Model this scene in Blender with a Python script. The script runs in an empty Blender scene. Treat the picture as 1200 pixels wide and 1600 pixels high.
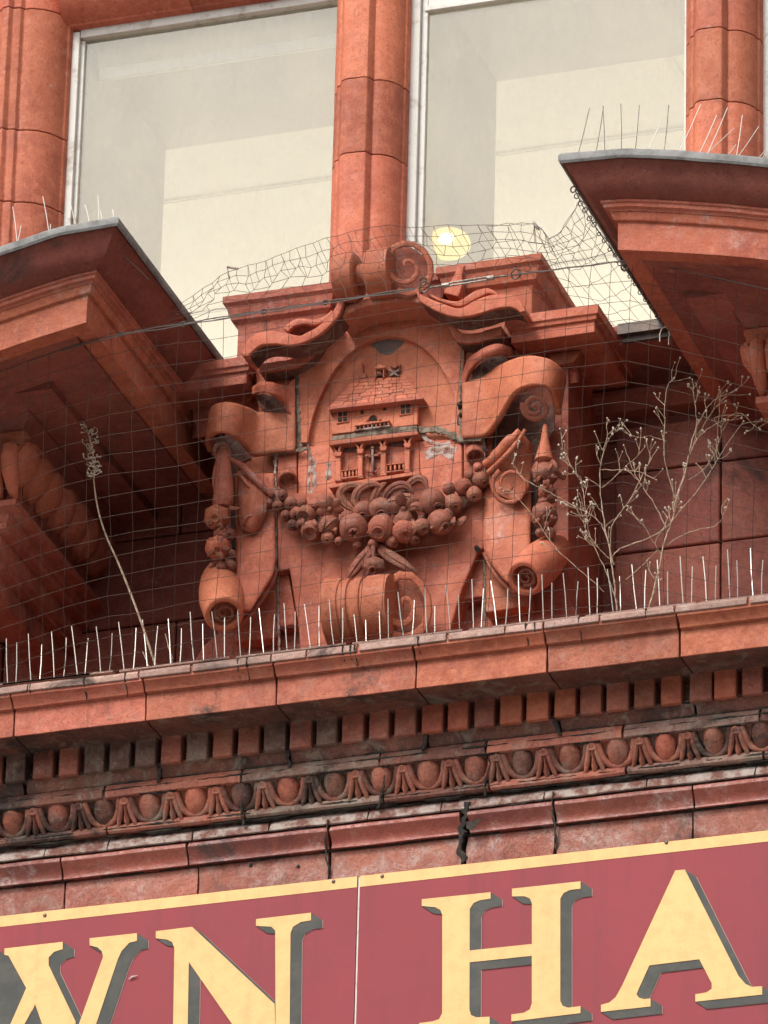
import bpy, bmesh, math, random
from mathutils import Vector, Matrix, noise
from mathutils.geometry import delaunay_2d_cdt
random.seed(7)
rk0 = random.Random(31)
S = bpy.context.scene
COL = S.collection

# ---------------------------------------------------------------- camera
K = 0.0015                      # metres for one unit of the measured drawing
F = 11000.0
YAW, PIT, ROL = 0.3339, 0.4621, 0.0264
fw = Vector((-math.sin(YAW)*math.cos(PIT), math.cos(YAW)*math.cos(PIT), math.sin(PIT)))
r0 = Vector((math.cos(YAW), math.sin(YAW), 0)); u0 = r0.cross(fw)
RT = math.cos(ROL)*r0 + math.sin(ROL)*u0
UP = -math.sin(ROL)*r0 + math.cos(ROL)*u0
DIST = F*K
CAM = Vector((0, 0, 1.65 + DIST*fw.z)) - fw*DIST
cd = bpy.data.cameras.new('camera'); cam = bpy.data.objects.new('camera', cd); COL.objects.link(cam)
cd.sensor_fit = 'VERTICAL'; cd.sensor_height = 24; cd.lens = 24*F/1600
cd.clip_start = .1; cd.clip_end = 2000
M = Matrix((RT, UP, -fw)).transposed().to_4x4(); M.translation = CAM
cam.matrix_world = M
S.camera = cam

# ---------------------------------------------------------------- sky, sun, exposure
SUN_EL, SUN_AZ = math.radians(47), math.radians(203)     # soft overcast light from the front left
w = bpy.data.worlds.new('World'); S.world = w; w.use_nodes = True
nt = w.node_tree; nt.nodes.clear()
o_ = nt.nodes.new('ShaderNodeOutputWorld'); bg = nt.nodes.new('ShaderNodeBackground')
sk = nt.nodes.new('ShaderNodeTexSky'); sk.sky_type = 'NISHITA'; sk.sun_disc = False
sk.sun_elevation = SUN_EL; sk.sun_rotation = SUN_AZ
sk.air_density = 1.0; sk.dust_density = 4.0; sk.ozone_density = 1.0
hs = nt.nodes.new('ShaderNodeHueSaturation'); hs.inputs['Saturation'].default_value = .15
nt.links.new(sk.outputs[0], hs.inputs['Color']); nt.links.new(hs.outputs[0], bg.inputs[0])
bg.inputs[1].default_value = .14
nt.links.new(bg.outputs[0], o_.inputs[0])
sl = bpy.data.lights.new('sun', 'SUN'); sl.energy = 1.5; sl.angle = math.radians(20); sl.color = (1, .96, .9)
so = bpy.data.objects.new('sun', sl); COL.objects.link(so); so.location = (0, -10, 20)
# sky texture rotation: azimuth measured clockwise from +Y
sd = Vector((math.sin(SUN_AZ)*math.cos(SUN_EL), math.cos(SUN_AZ)*math.cos(SUN_EL), math.sin(SUN_EL)))
so.rotation_euler = sd.to_track_quat('Z', 'Y').to_euler()
S.view_settings.view_transform = 'Standard'; S.view_settings.look = 'None'
S.view_settings.exposure = 0.76; S.view_settings.gamma = 1; S.view_settings.use_curve_mapping = False
S.render.engine = 'CYCLES'
S.cycles.max_bounces = 6; S.cycles.diffuse_bounces = 4; S.cycles.glossy_bounces = 3; S.cycles.transparent_max_bounces = 8

# ---------------------------------------------------------------- measured drawing -> space
def V(px, py, d=0.0):
    """point at distance d (drawing units) in front of the back wall plane, seen at px, py"""
    ray = fw*F + RT*(px-600) + UP*(800-py)
    t = (-d*K - CAM.y)/ray.y
    return CAM + ray*t
def Z(py, d, px=600): return V(px, py, d).z
def XS(px, z, d):
    """x of the point on the level line (z, d) that is seen at px"""
    p = Vector((0, -d*K, z)) - CAM; k = (px-600)/F
    return (k*fw.dot(p) - RT.dot(p))/(RT.x - k*fw.x)
def spl(pts, n=6):
    """Catmull-Rom through tuples"""
    if len(pts) < 3: 
        return [tuple(a+(b-a)*i/n for a, b in zip(pts[0], pts[1])) for i in range(n+1)]
    out = []
    P = [pts[0]] + list(pts) + [pts[-1]]
    for i in range(1, len(P)-2):
        for j in range(n):
            t = j/n
            out.append(tuple(.5*((2*b)+(-a+c)*t+(2*a-5*b+4*c-e)*t*t+(-a+3*b-3*c+e)*t**3)
                             for a, b, c, e in zip(P[i-1], P[i], P[i+1], P[i+2])))
    out.append(tuple(pts[-1])); return out

# ---------------------------------------------------------------- materials
def nd(nt, t, **kw):
    n = nt.nodes.new(t)
    for k, v in kw.items():
        if k in n.inputs: n.inputs[k].default_value = v
        else: setattr(n, k, v)
    return n
def ramp(nt, src, lo, hi, a=0., b=1.):
    r = nt.nodes.new('ShaderNodeMapRange'); r.interpolation_type = 'SMOOTHSTEP'
    r.inputs['From Min'].default_value = lo; r.inputs['From Max'].default_value = hi
    r.inputs['To Min'].default_value = a; r.inputs['To Max'].default_value = b
    nt.links.new(src, r.inputs['Value']); return r.outputs[0]
def mix(nt, f, a, b, mode='MIX'):
    m = nt.nodes.new('ShaderNodeMix'); m.data_type = 'RGBA'; m.blend_type = mode
    for s, v in ((m.inputs[0], f), (m.inputs[6], a), (m.inputs[7], b)):
        if hasattr(v, 'links'): nt.links.new(v, s)
        elif isinstance(v, (int, float)): s.default_value = v
        else: s.default_value = (*v, 1)
    return m.outputs[2]
def mul(nt, a, b):
    m = nt.nodes.new('ShaderNodeMath'); m.operation = 'MULTIPLY'
    for s, v in ((m.inputs[0], a), (m.inputs[1], b)):
        if hasattr(v, 'links'): nt.links.new(v, s)
        else: s.default_value = v
    return m.outputs[0]
def tex(nt, pos, scale, detail=5, rough=.6, stretch=None, off=0, dist=0):
    if stretch or off:
        mp = nt.nodes.new('ShaderNodeMapping'); nt.links.new(pos, mp.inputs[0])
        mp.inputs['Scale'].default_value = stretch or (1, 1, 1); mp.inputs['Location'].default_value = (off, off*.7, off*1.3)
        pos = mp.outputs[0]
    n = nd(nt, 'ShaderNodeTexNoise', Scale=scale, Detail=detail, Roughness=rough, Distortion=dist)
    nt.links.new(pos, n.inputs['Vector']); return n.outputs[0]
def mat(name):
    m = bpy.data.materials.new(name); m.use_nodes = True; nt = m.node_tree; nt.nodes.clear()
    out = nt.nodes.new('ShaderNodeOutputMaterial'); b = nt.nodes.new('ShaderNodeBsdfPrincipled')
    nt.links.new(b.outputs[0], out.inputs[0]); return m, nt, b
def terracotta(name, c1, c2, soot=.3, chalk=.2, rough=.55, bump=1., streak=.3, var=.15, bevel=.0028, spec=.20, lichen=0.):
    m, nt, b = mat(name)
    g = nt.nodes.new('ShaderNodeNewGeometry'); pos = g.outputs['Position']
    oi = nt.nodes.new('ShaderNodeObjectInfo')
    col = mix(nt, ramp(nt, tex(nt, pos, 5, 6, .6), .35, .68), c1, c2)
    col = mix(nt, ramp(nt, tex(nt, pos, 38, 6, .7, off=3), .40, .70, 0, .65), col, (c1[0]*1.18, c1[1]*1.38, c1[2]*1.4))
    col = mix(nt, ramp(nt, tex(nt, pos, 160, 4, .7, off=5), .48, .72, 0, .55), col, tuple(x*.5 for x in c2))
    hv = nd(nt, 'ShaderNodeHueSaturation'); nt.links.new(col, hv.inputs['Color'])
    nt.links.new(ramp(nt, oi.outputs['Random'], 0, 1, 1-var, 1+var), hv.inputs['Value']); m_ = nt.nodes.new('ShaderNodeMath'); m_.operation = 'FRACT'; nt.links.new(mul(nt, oi.outputs['Random'], 7.3), m_.inputs[0]); nt.links.new(ramp(nt, m_.outputs[0], 0, 1, .4975, .503), hv.inputs['Hue']); col = hv.outputs[0]
    if chalk > 0:
        f = ramp(nt, tex(nt, pos, 9, 8, .72, off=11, dist=.6), .66-.25*chalk, .80-.1*chalk, 0, .8)
        f = mul(nt, f, ramp(nt, tex(nt, pos, 90, 4, .8, off=2), .38, .62, .15, 1))
        col = mix(nt, f, col, (.50, .40, .36))
    if soot > 0:
        f = ramp(nt, tex(nt, pos, 4.2, 9, .68, off=21, dist=.8), .66-.3*soot, .82-.3*soot, 0, .93)
        col = mix(nt, f, col, (.045, .030, .026))
        f = ramp(nt, tex(nt, pos, 60, 6, .8, off=9), .60, .70, 0, .7*min(1, soot*2))
        col = mix(nt, f, col, (.06, .035, .03))
    if streak > 0:
        f = ramp(nt, tex(nt, pos, 26, 6, .65, stretch=(1, 1, .12), off=31), .60, .76, 0, streak)
        col = mix(nt, f, col, (.055, .035, .03))
        f = ramp(nt, tex(nt, pos, 34, 6, .65, stretch=(1, 1, .16), off=45), .64, .76, 0, streak*.8)
        col = mix(nt, f, col, (.45, .33, .29))
    if lichen > 0:
        f = ramp(nt, tex(nt, pos, 14, 8, .75, off=70, dist=1.), .52, .62, 0, lichen)
        col = mix(nt, f, col, (.27, .26, .20))
    nt.links.new(col, b.inputs['Base Color'])
    nt.links.new(ramp(nt, tex(nt, pos, 30, 5, .7, off=4), .3, .7, rough-.12, rough+.2), b.inputs['Roughness'])
    b.inputs['Specular IOR Level'].default_value = spec
    bv = nt.nodes.new('ShaderNodeBevel'); bv.samples = 3; bv.inputs['Radius'].default_value = bevel
    b1 = nt.nodes.new('ShaderNodeBump'); b1.inputs['Strength'].default_value = .35*bump; b1.inputs['Distance'].default_value = .004
    nt.links.new(tex(nt, pos, 55, 9, .75), b1.inputs['Height']); nt.links.new(bv.outputs[0], b1.inputs['Normal'])
    b2 = nt.nodes.new('ShaderNodeBump'); b2.inputs['Strength'].default_value = .45*bump; b2.inputs['Distance'].default_value = .006
    vo = nd(nt, 'ShaderNodeTexNoise', Scale=300, Detail=3, Roughness=.6); nt.links.new(pos, vo.inputs['Vector'])
    nt.links.new(ramp(nt, vo.outputs[0], .28, .5, 0, .25), b2.inputs['Height']); nt.links.new(b1.outputs[0], b2.inputs['Normal'])
    b3 = nt.nodes.new('ShaderNodeBump'); b3.inputs['Strength'].default_value = .5*bump; b3.inputs['Distance'].default_value = .012
    nt.links.new(tex(nt, pos, 11, 4, .5, off=8), b3.inputs['Height']); nt.links.new(b2.outputs[0], b3.inputs['Normal'])
    nt.links.new(b3.outputs[0], b.inputs['Normal'])
    return m
def plain(name, c, rough=.6, metal=0., c2=None, scale=20, bump=.2, spec=.4, lo=.4, hi=.65, runs=0.):
    m, nt, b = mat(name)
    g = nt.nodes.new('ShaderNodeNewGeometry'); pos = g.outputs['Position']
    if c2:
        cc = mix(nt, ramp(nt, tex(nt, pos, scale, 7, .7), lo, hi), c, c2)
        if runs:
            cc = mix(nt, ramp(nt, tex(nt, pos, 22, 6, .6, stretch=(1, 1, .07), off=6), .50, .74, 0, runs), cc, tuple(x*.45+.01 for x in c))
            cc = mix(nt, ramp(nt, tex(nt, pos, 130, 6, .8, off=16), .60, .72, 0, runs), cc, tuple(min(1, x*1.3+.08) for x in c))
            cc = mix(nt, ramp(nt, tex(nt, pos, 1.6, 3, .5, off=26), .40, .62, 0, runs*.9), cc, tuple(x*.78 for x in c))
        nt.links.new(cc, b.inputs['Base Color'])
    else: b.inputs['Base Color'].default_value = (*c, 1)
    b.inputs['Roughness'].default_value = rough; b.inputs['Metallic'].default_value = metal
    b.inputs['Specular IOR Level'].default_value = spec
    if bump:
        b1 = nt.nodes.new('ShaderNodeBump'); b1.inputs['Strength'].default_value = bump; b1.inputs['Distance'].default_value = .003
        nt.links.new(tex(nt, pos, scale*4, 6, .7, off=3), b1.inputs['Height']); nt.links.new(b1.outputs[0], b.inputs['Normal'])
    return m
TC = terracotta('terracotta', (.455, .130, .070), (.31, .080, .048), .28, .40, streak=.45, bump=1.2, lichen=.05)
TCW = terracotta('terracotta_weathered', (.42, .124, .074), (.28, .078, .052), .30, .42, streak=.6, bump=1.6, lichen=.15)
TCB = terracotta('terracotta_sooty', (.25, .095, .066), (.14, .062, .048), .62, .45, streak=.7, bump=2.0, var=.22, lichen=.45)
TCJ = terracotta('terracotta_smooth', (.485, .142, .078), (.35, .096, .057), .18, .28, streak=.30, bump=.9, bevel=.0035)
TCD = terracotta('terracotta_glazed', (.29, .068, .042), (.19, .045, .031), .42, .55, rough=.42, streak=.4, spec=.5)
TCS = terracotta('terracotta_shaded', (.27, .080, .056), (.18, .056, .043), .28, .15, rough=.6, streak=.2)  # darker terracotta, shade of recesses and soffits put into its colour
TCF = terracotta('terracotta_carved', (.30, .100, .062), (.19, .064, .044), .30, .18, streak=.12, bump=1.4, bevel=.0015, lichen=.15)
TCK = terracotta('terracotta_chalky', (.38, .125, .085), (.27, .085, .06), .34, .95, streak=.6, bump=1.6, lichen=.2)
MORT = plain('mortar', (.27, .215, .16), .9, c2=(.10, .065, .045), scale=70, bump=1., lo=.38, hi=.60)
SEAM = plain('pale_pointing', (.48, .38, .33), .9, c2=(.20, .08, .055), scale=60, bump=.8, lo=.40, hi=.60)
MORTD = plain('dark_crust_and_shade', (.02, .017, .015), .95, c2=(.055, .045, .035), scale=30, bump=1.)
CHALK = plain('chalky_deposit', (.38, .31, .27), .9, c2=(.16, .065, .048), scale=26, bump=1.2, lo=.38, hi=.60)
LEAD = plain('lead_flashing', (.22, .215, .205), .8, c2=(.11, .105, .10), scale=14, bump=.8)
WHITE = plain('white_paint', (.58, .56, .51), .6, c2=(.34, .28, .21), scale=24, lo=.50, hi=.72)
RUST = plain('rusted_steel', (.22, .17, .14), .5, .5, c2=(.09, .055, .045), scale=90)
STEEL = plain('spike_steel', (.66, .61, .55), .35, .25, bump=0)
NETM = plain('net_twine', (.06, .036, .026), .8, bump=0)
STRAW = plain('dry_straw', (.48, .36, .25), .8, c2=(.25, .165, .11), scale=80, bump=0)
SEED = plain('dry_seed_head', (.60, .52, .41), .9, c2=(.36, .29, .21), scale=150, bump=0)

# ---------------------------------------------------------------- object helpers
def tag(o, label, cat, group=None):
    o['label'] = label; o['category'] = cat
    if group: o['group'] = group
    return o
def thing(name, loc, label, cat, group=None):
    o = bpy.data.objects.new(name, None); COL.objects.link(o); o.location = loc; o.empty_display_size = .05
    o['wl'] = tuple(loc)
    return tag(o, label, cat, group)
def wl(p): return Vector(p['wl']) if p is not None else Vector((0, 0, 0))
def build(name, verts, faces, m, parent=None, smooth=35, origin=None):
    """one mesh object from world-space vertices"""
    c = Vector(origin) if origin is not None else sum((Vector(v) for v in verts), Vector())/max(1, len(verts))
    me = bpy.data.meshes.new(name); me.from_pydata([tuple(Vector(v)-c) for v in verts], [], faces)
    me.materials.append(m)
    bm = bmesh.new(); bm.from_mesh(me); bmesh.ops.recalc_face_normals(bm, faces=bm.faces); bm.to_mesh(me); bm.free()
    if smooth:
        me.shade_smooth(); me.set_sharp_from_angle(angle=math.radians(smooth))
    o = bpy.data.objects.new(name, me); COL.objects.link(o)
    if parent is not None: o.parent = parent
    o.location = c - wl(parent); o['wl'] = tuple(c)
    return o
def put(src, name, at, parent=None, rot=None, scale=None, m=None):
    o = bpy.data.objects.new(name, src.data); COL.objects.link(o)
    if parent is not None: o.parent = parent
    o.location = Vector(at) - wl(parent); o['wl'] = tuple(at)
    if rot: o.rotation_euler = rot
    if scale: o.scale = scale
    return o
class G:
    """collects geometry for ONE mesh object"""
    def __init__(s): s.v = []; s.f = []
    def add(s, vs, fs):
        n = len(s.v); s.v += [Vector(v) for v in vs]; s.f += [tuple(i+n for i in f) for f in fs]; return s
    def grid(s, rows, closed=False, caps=False):
        n = len(rows[0]); fs = []
        for i in range(len(rows)-1):
            for j in range(n if closed else n-1):
                k = (j+1) % n
                fs.append((i*n+j, i*n+k, (i+1)*n+k, (i+1)*n+j))
        if caps:
            fs.append(tuple(range(n))[::-1]); fs.append(tuple(range((len(rows)-1)*n, len(rows)*n)))
        return s.add([p for r in rows for p in r], fs)
    def tube(s, pts, rad, n=6, caps=True):
        pts = [Vector(p) for p in pts]; rows = []; prev = None
        for i, p in enumerate(pts):
            t = (pts[min(i+1, len(pts)-1)] - pts[max(i-1, 0)])
            if t.length < 1e-9: t = Vector((0, 0, 1))
            t.normalize()
            a = prev if prev else (Vector((0, 0, 1)) if abs(t.z) < .9 else Vector((1, 0, 0)))
            a = (a - t*a.dot(t)); a = a.normalized() if a.length > 1e-6 else t.orthogonal().normalized(); prev = a
            b = t.cross(a); r = rad[i] if isinstance(rad, (list, tuple)) else rad
            rows.append([p + (a*math.cos(q)+b*math.sin(q))*r for q in (2*math.pi*k/n for k in range(n))])
        return s.grid(rows, True, caps)
    def ell(s, c, rx, ry, rz, nu=14, nv=9, rot=None, fn=None):
        rows = []; c = Vector(c)
        for i in range(nv+1):
            th = math.pi*i/nv
            row = []
            for j in range(nu):
                ph = 2*math.pi*j/nu
                n = Vector((math.sin(th)*math.cos(ph), math.sin(th)*math.sin(ph), math.cos(th)))
                k = fn(th, ph) if fn else 1
                p = Vector((n.x*rx, n.y*ry, n.z*rz))*k
                if rot: p = rot @ p
                row.append(c+p)
            rows.append(row)
        return s.grid(rows, True)
    def box(s, c, u, v, w):
        c = Vector(c); vs = [c+a*u+b*v+e*w for a in (-1, 1) for b in (-1, 1) for e in (-1, 1)]
        return s.add(vs, [(0, 1, 3, 2), (4, 6, 7, 5), (0, 4, 5, 1), (2, 3, 7, 6), (0, 2, 6, 4), (1, 5, 7, 3)])
    def slab(s, poly, d0, d1):
        """extrude outline [(px,py)] given as seen at depth d1 back to d0"""
        f = [V(x, y, d1) for x, y in poly]; n = len(f)
        b = [Vector((p.x, -d0*K, p.z)) for p in f]
        t = tri([(p.x, p.z) for p in f])
        return s.add(f+b, [tuple(x) for x in t] + [tuple(i+n for i in x)[::-1] for x in t] + [(i, (i+1) % n, (i+1) % n+n, i+n) for i in range(n)])
    def out(s, name, m, parent=None, smooth=35, origin=None, rnd=0, fr=40):
        if rnd:
            for v in s.v: v += noise.noise_vector(v*fr)*rnd*K
        return build(name, s.v, s.f, m, parent, smooth, origin)
def tri(p2):
    from mathutils.geometry import tessellate_polygon
    return tessellate_polygon([[Vector((x, y, 0)) for x, y in p2]])
XA, DA, ZA = Vector((1, 0, 0)), Vector((0, -1, 0)), Vector((0, 0, 1))
def solid(o, t, off=-1):
    m = o.modifiers.new('thickness', 'SOLIDIFY'); m.thickness = t*K; m.offset = off; return o
def bev(o, t, seg=2):
    m = o.modifiers.new('worn_edge', 'BEVEL'); m.width = t*K; m.segments = seg; m.limit_method = 'ANGLE'; m.angle_limit = math.radians(40); return o
def loft(name, curves, m, parent, thick=0, n=5, sub=1, rnd=0, smooth=50, off=0):
    """skin through several curves of (px,py,d)"""
    cs = [spl(c, n) for c in curves]
    if sub > 1:
        L = []
        for i in range(len(cs[0])): L.append(spl([c[i] for c in cs], sub))
        cs = [[L[i][j] for i in range(len(L))] for j in range(len(L[0]))]
    g = G().grid([[V(*p) for p in c] for c in cs])
    o = g.out(name, m, parent, smooth, rnd=rnd)
    if thick: solid(o, thick, off)
    return o
def xprism(name, prof, x0, x1, m, parent, jag=0, step=40, rnd=.5, ends=True):
    """profile [(d,z)] run level from x0 to x1 (metres); broken-looking ends when jag"""
    n = max(1, int((x1-x0)/(step*K))); rows = []
    L = len(prof)
    # resample profile a little
    P = []
    for i in range(L):
        P.append(prof[i])
        a, b = prof[i], prof[(i+1) % L]
        q = int(math.hypot((a[0]-b[0])*K, a[1]-b[1])/(14*K))
        for k in range(1, min(q, 5)): P.append((a[0]+(b[0]-a[0])*k/q, a[1]+(b[1]-a[1])*k/q))
    for i in range(n+1):
        x = x0+(x1-x0)*i/n; row = []
        for d, z in P:
            jx = 0
            if jag and i in (0, n):
                jx = (abs(noise.noise(Vector((x*7, d*.05, z*45))))*2.0*jag)*K*(1 if i == 0 else -1)
            p = Vector((x+jx, -d*K, z))
            if rnd: p += noise.noise_vector(Vector((p.x*9, p.y*25, p.z*25)))*rnd*K
            row.append(p)
        rows.append(row)
    g = G().grid(rows, True)
    t = tri([(d*K, z) for d, z in P]); k = len(P)
    g.f += [tuple(x) for x in t] + [tuple(i+n*k for i in x) for x in t]
    return g.out(name, m, parent, 28)
def swirl(name, c, u, v, wv, R, r_in, turns, width, thick, m, parent, start=0, n=14, cone=0., sgn=1):
    """spiral band: wound in plane u,v from radius R to r_in, extruded along wv by width"""
    rows = []; N = int(turns*n)
    for i in range(N+1):
        t = i/N; a = start + sgn*2*math.pi*turns*t
        tq = max(0, (t*turns-.5)/(turns-.5))
        r = R*(1-tq)+r_in*tq; ro = r; ri = r-thick*(1-.45*t)
        du = u*math.cos(a)+v*math.sin(a); push = wv*(cone*t)
        wd = wv*(width*K)
        rows.append([c+du*ro*K+push*K-wd*K, c+du*ro*K+push*K, c+du*((ro+ri)/2)*K+push*K+wv*(thick*.08*K), c+du*ri*K+push*K, c+du*ri*K+push*K-wd*K])
    g = G().grid(rows, True, True)
    return g.out(name, m, parent, 50)

# ================================================================ SETTING
def quad(name, pts, m):
    o = build(name, pts, [(0, 1, 2, 3)], m, None, 0); o['kind'] = 'structure'; return o
PAVE = plain('paving', (.36, .34, .31), .9, c2=(.27, .255, .24), scale=3)
ASPH = plain('asphalt', (.07, .07, .07), .9, c2=(.05, .05, .05), scale=8)
quad('road', [(-300, -300, 0), (300, -300, 0), (300, 300, 0), (-300, 300, 0)], ASPH)
pv = G().box((0, -6.5, .06), XA*60, DA*6.5, ZA*.06).out('unseen_wide_pavement', PAVE, None, 0); pv['kind'] = 'structure'  # unseen, made wide to bounce light up under the soffits

# ---------------------------------------------------------------- back wall of large blocks behind the pediment
zs = Z(505, 150, 1000)                      # sill height
zw_top = zs - 22*K
wall = thing('facade_wall', (0, 0, 0), 'deep red terracotta block wall in shade behind the cartouche, under the windows', 'wall')
core = G().box((0, .16, 0), XA*3, DA*.10, ZA*.1); core.v = []; core.f = []
zc0 = Z(1180, 0); zl = [Z(985, 0, 150) - 140*K, Z(985, 0, 150), Z(850, 0, 150), Z(715, 0, 150), min(Z(715, 0, 150)+150*K, zs-24*K)]
core.box((0, .205, (0+zs)/2), XA*4, DA*.19, ZA*((zs)/2-.02))
core.out('wall_core', MORTD, wall, 0)
def blockbox(name, x0, x1, z0, z1, d0, d1, m, parent, e=2.2, b=3):
    c = Vector(((x0+x1)/2, -(d0+d1)/2*K, (z0+z1)/2))
    o = G().box(c, XA*((x1-x0)/2-e*K/2), DA*abs(d1-d0)/2*K, ZA*((z1-z0)/2-e*K/2)).out(name, m, parent, 40)
    return bev(o, b) if b else o
for r in range(len(zl)-1):
    off = (r % 2)*150
    xx = -1500-off
    while xx < 1500:
        wd = 290
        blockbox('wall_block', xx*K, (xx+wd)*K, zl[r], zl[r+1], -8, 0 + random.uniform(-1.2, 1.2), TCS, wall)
        xx += wd
# plain masonry lower storey behind the sign
blk = G().box((0, .02, zc0/2), XA*4, DA*.02, ZA*(zc0/2)); blk.out('lower_masonry', TCS, wall, 0)
# slightly proud pier strip on the right, where the return steps forward
zA, zB = Z(742, 30, 961), Z(590, 30, 1000)

# ---------------------------------------------------------------- window sill course
sill = thing('sill_course', (0, -60*K, zs), 'moulded window sill course running behind the scrolled cartouche', 'sill')
def sprof(*p): return [(d, zs + z*K) for d, z in p]
SP = sprof((-20, 0), (150, 0), (150, -6), (146, -14), (138, -20), (138, -26), (128, -27), (40, -27), (38, -60), (-20, -60))
for a, b in ((-1200, -420), (-420, 20), (20, 300), (300, 700), (700, 900), (900, 1400)):
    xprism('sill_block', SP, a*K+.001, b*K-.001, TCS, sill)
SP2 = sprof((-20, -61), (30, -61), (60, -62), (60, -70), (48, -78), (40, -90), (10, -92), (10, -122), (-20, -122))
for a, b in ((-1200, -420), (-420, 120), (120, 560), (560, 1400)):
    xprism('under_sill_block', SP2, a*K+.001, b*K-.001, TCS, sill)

fl_ = thing('metal_flashing', V(1010, 540, 120), 'dark grey metal flashing over the sill end beside the hooks, under the right pediment half', 'flashing')
FLB = plain('brown_metal', (.075, .058, .048), .5, .3, c2=(.13, .085, .065), scale=25, bump=.4); FLG = plain('grey_metal_plate', (.27, .235, .215), .55, .2, c2=(.20, .17, .15), scale=12, bump=.2)
fa, fb = V(965, 514, 153), V(1060, 500, 153)
G().box(((fa.x+fb.x)/2, -140*K, zs-7*K), XA*(fb.x-fa.x)/2, DA*13.5*K, ZA*9*K).out('front_lip', FLB, fl_, 30, rnd=.8)
G().box(((fa.x+fb.x)/2+5*K, -132*K, zs-21*K), XA*(fb.x-fa.x)/2, DA*12*K, ZA*5*K).out('lower_lip', FLB, fl_, 30, rnd=.8)
g1 = V(983, 544, 118)
for k_, (a_, b_) in enumerate(((0, 66), (67.5, 108))):
    G().box((g1.x+(a_+b_)/2*K, -80*K, g1.z), XA*(b_-a_)/2*K, DA*38*K, ZA*1.5*K).out('plate', FLG, fl_, 0)
# ================================================================ WINDOWS, MULLIONS
GD = -28           # glass plane
zH = Z(145, 0, 525)
m_glass, ntg, _b = mat('window_glass')
ntg.nodes.clear(); og = ntg.nodes.new('ShaderNodeOutputMaterial')
tr = ntg.nodes.new('ShaderNodeBsdfTransparent'); gl = nd(ntg, 'ShaderNodeBsdfGlossy', Roughness=.03); gl.inputs['Color'].default_value = (.9, .9, .9, 1)
df = ntg.nodes.new('ShaderNodeBsdfDiffuse'); df.inputs[0].default_value = (.52, .48, .38, 1)
mx = ntg.nodes.new('ShaderNodeMixShader'); mx2 = ntg.nodes.new('ShaderNodeMixShader'); fr = nd(ntg, 'ShaderNodeFresnel', IOR=1.7)
gg = ntg.nodes.new('ShaderNodeNewGeometry')
ntg.links.new(fr.outputs[0], mx.inputs[0]); ntg.links.new(tr.outputs[0], mx.inputs[1]); ntg.links.new(gl.outputs[0], mx.inputs[2])
ntg.links.new(ramp(ntg, tex(ntg, gg.outputs['Position'], 5, 8, .7, stretch=(1, 1, .5)), .35, .75, .14, .40), mx2.inputs[0])
ntg.links.new(mx.outputs[0], mx2.inputs[1]); ntg.links.new(df.outputs[0], mx2.inputs[2]); ntg.links.new(mx2.outputs[0], og.inputs[0])
CREAM = plain('cream_plaster', (.78, .74, .63), .8, c2=(.74, .70, .59), scale=2, bump=.05)
CREAM3 = plain('cream_joint', (.72, .68, .57), .8, bump=0)
CREAM2 = plain('cream_reveal', (.58, .53, .44), .7, c2=(.55, .50, .41), scale=3, bump=.05)
def solve_prof(pts, x0, y0, slope=.135):
    """joint line seen as (px,py) -> profile (X,d)"""
    out = []
    for px, py in pts:
        dx, dy = px-x0, y0-py
        d = (dy - slope*dx/.949)/(.43+slope*.316/.949); out.append(((dx+.316*d)/.949, d))
    return out
def vprism(name, prof, x0, z0, z1, m, parent, joints=(), dbase=0):
    """plan profile [(X,d)] standing from z0 to z1, cut into blocks at the joints"""
    zz = [z0]+sorted(joints)+[z1]
    for a, b in zip(zz[:-1], zz[1:]):
        rows = []
        st = [a+.0012]+[a+(b-a)*i/4 for i in (1, 2, 3)]+[b-.0012]
        for z in st:
            rows.append([Vector((x0+X*K, -(d+dbase)*K, z))+noise.noise_vector(Vector((X*.05, d*.05, z*7)))*.5*K for X, d in prof])
        g = G().grid(rows, True); n = len(prof); t = tri(prof)
        g.f += [tuple(x) for x in t]+[tuple(i+4*n for i in x) for x in t]
        bev(g.out(name, m, parent, 24), 1.2, 2)
MD = 58
xm = XS(524, zH, 0); 
MP = [(0, -36), (0, -8), (4, 2), (9, 8), (13, 22), (16, 26), (20, 27), (23, 33), (27, 41), (33, 45), (40, 46), (47, 45), (60, 45), (66, 43), (70, 36), (72, 30), (76, 30), (84, 27), (92, 21), (99, 12), (104, 2), (106, -8), (109, -10), (111, -36)]
zz0 = zs + 2*K
def jz(py, px, d=MD): return Z(py, d, px)
mull = thing('window_mullion', (xm+55*K, -20*K, zs), 'red terracotta moulded mullion between the two large windows, above the scroll', 'mullion', 'window mullions')
MP = [(x*1.11, d) for x, d in MP]
vprism('mullion_block', MP, xm, zz0, zz0+900*K, TCJ, mull, [jz(235, 570), jz(119, 570), jz(-80, 570)], 12)
xm2 = XS(1073, Z(105, 0, 1073), 0)
mull2 = thing('window_mullion', (xm2+55*K, -20*K, zs), 'red terracotta mullion at the right, rising behind the curved pediment with spikes', 'mullion', 'window mullions')
vprism('mullion_block', MP, xm2, zz0, zz0+900*K, TCJ, mull2, [jz(155, 1110), jz(43, 1110), jz(-150, 1110)], 12)
xj = XS(112, Z(225, -20, 112), -26)
JP = [(-230, -36), (-230, 46), (-118, 46), (-112, 40), (-106, 44), (-98, 52), (-88, 54), (-82, 46), (-76, 46), (-70, 44), (-66, 38), (-62, 38), (-52, 36), (-36, 28), (-22, 16), (-12, 2), (-9, -6), (-7, -10), (-4, -12), (0, -36)]
jamb = thing('window_jamb', (xj-100*K, -20*K, zs), 'wide moulded red terracotta jamb at the left edge beside the left window', 'jamb')
zlint = Z(52, -20, 118)
vprism('jamb_block', JP, xj, zz0, zlint+190*K, TCJ, jamb, [jz(308, 40), jz(196, 40), jz(8, 40)], 8)
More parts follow.
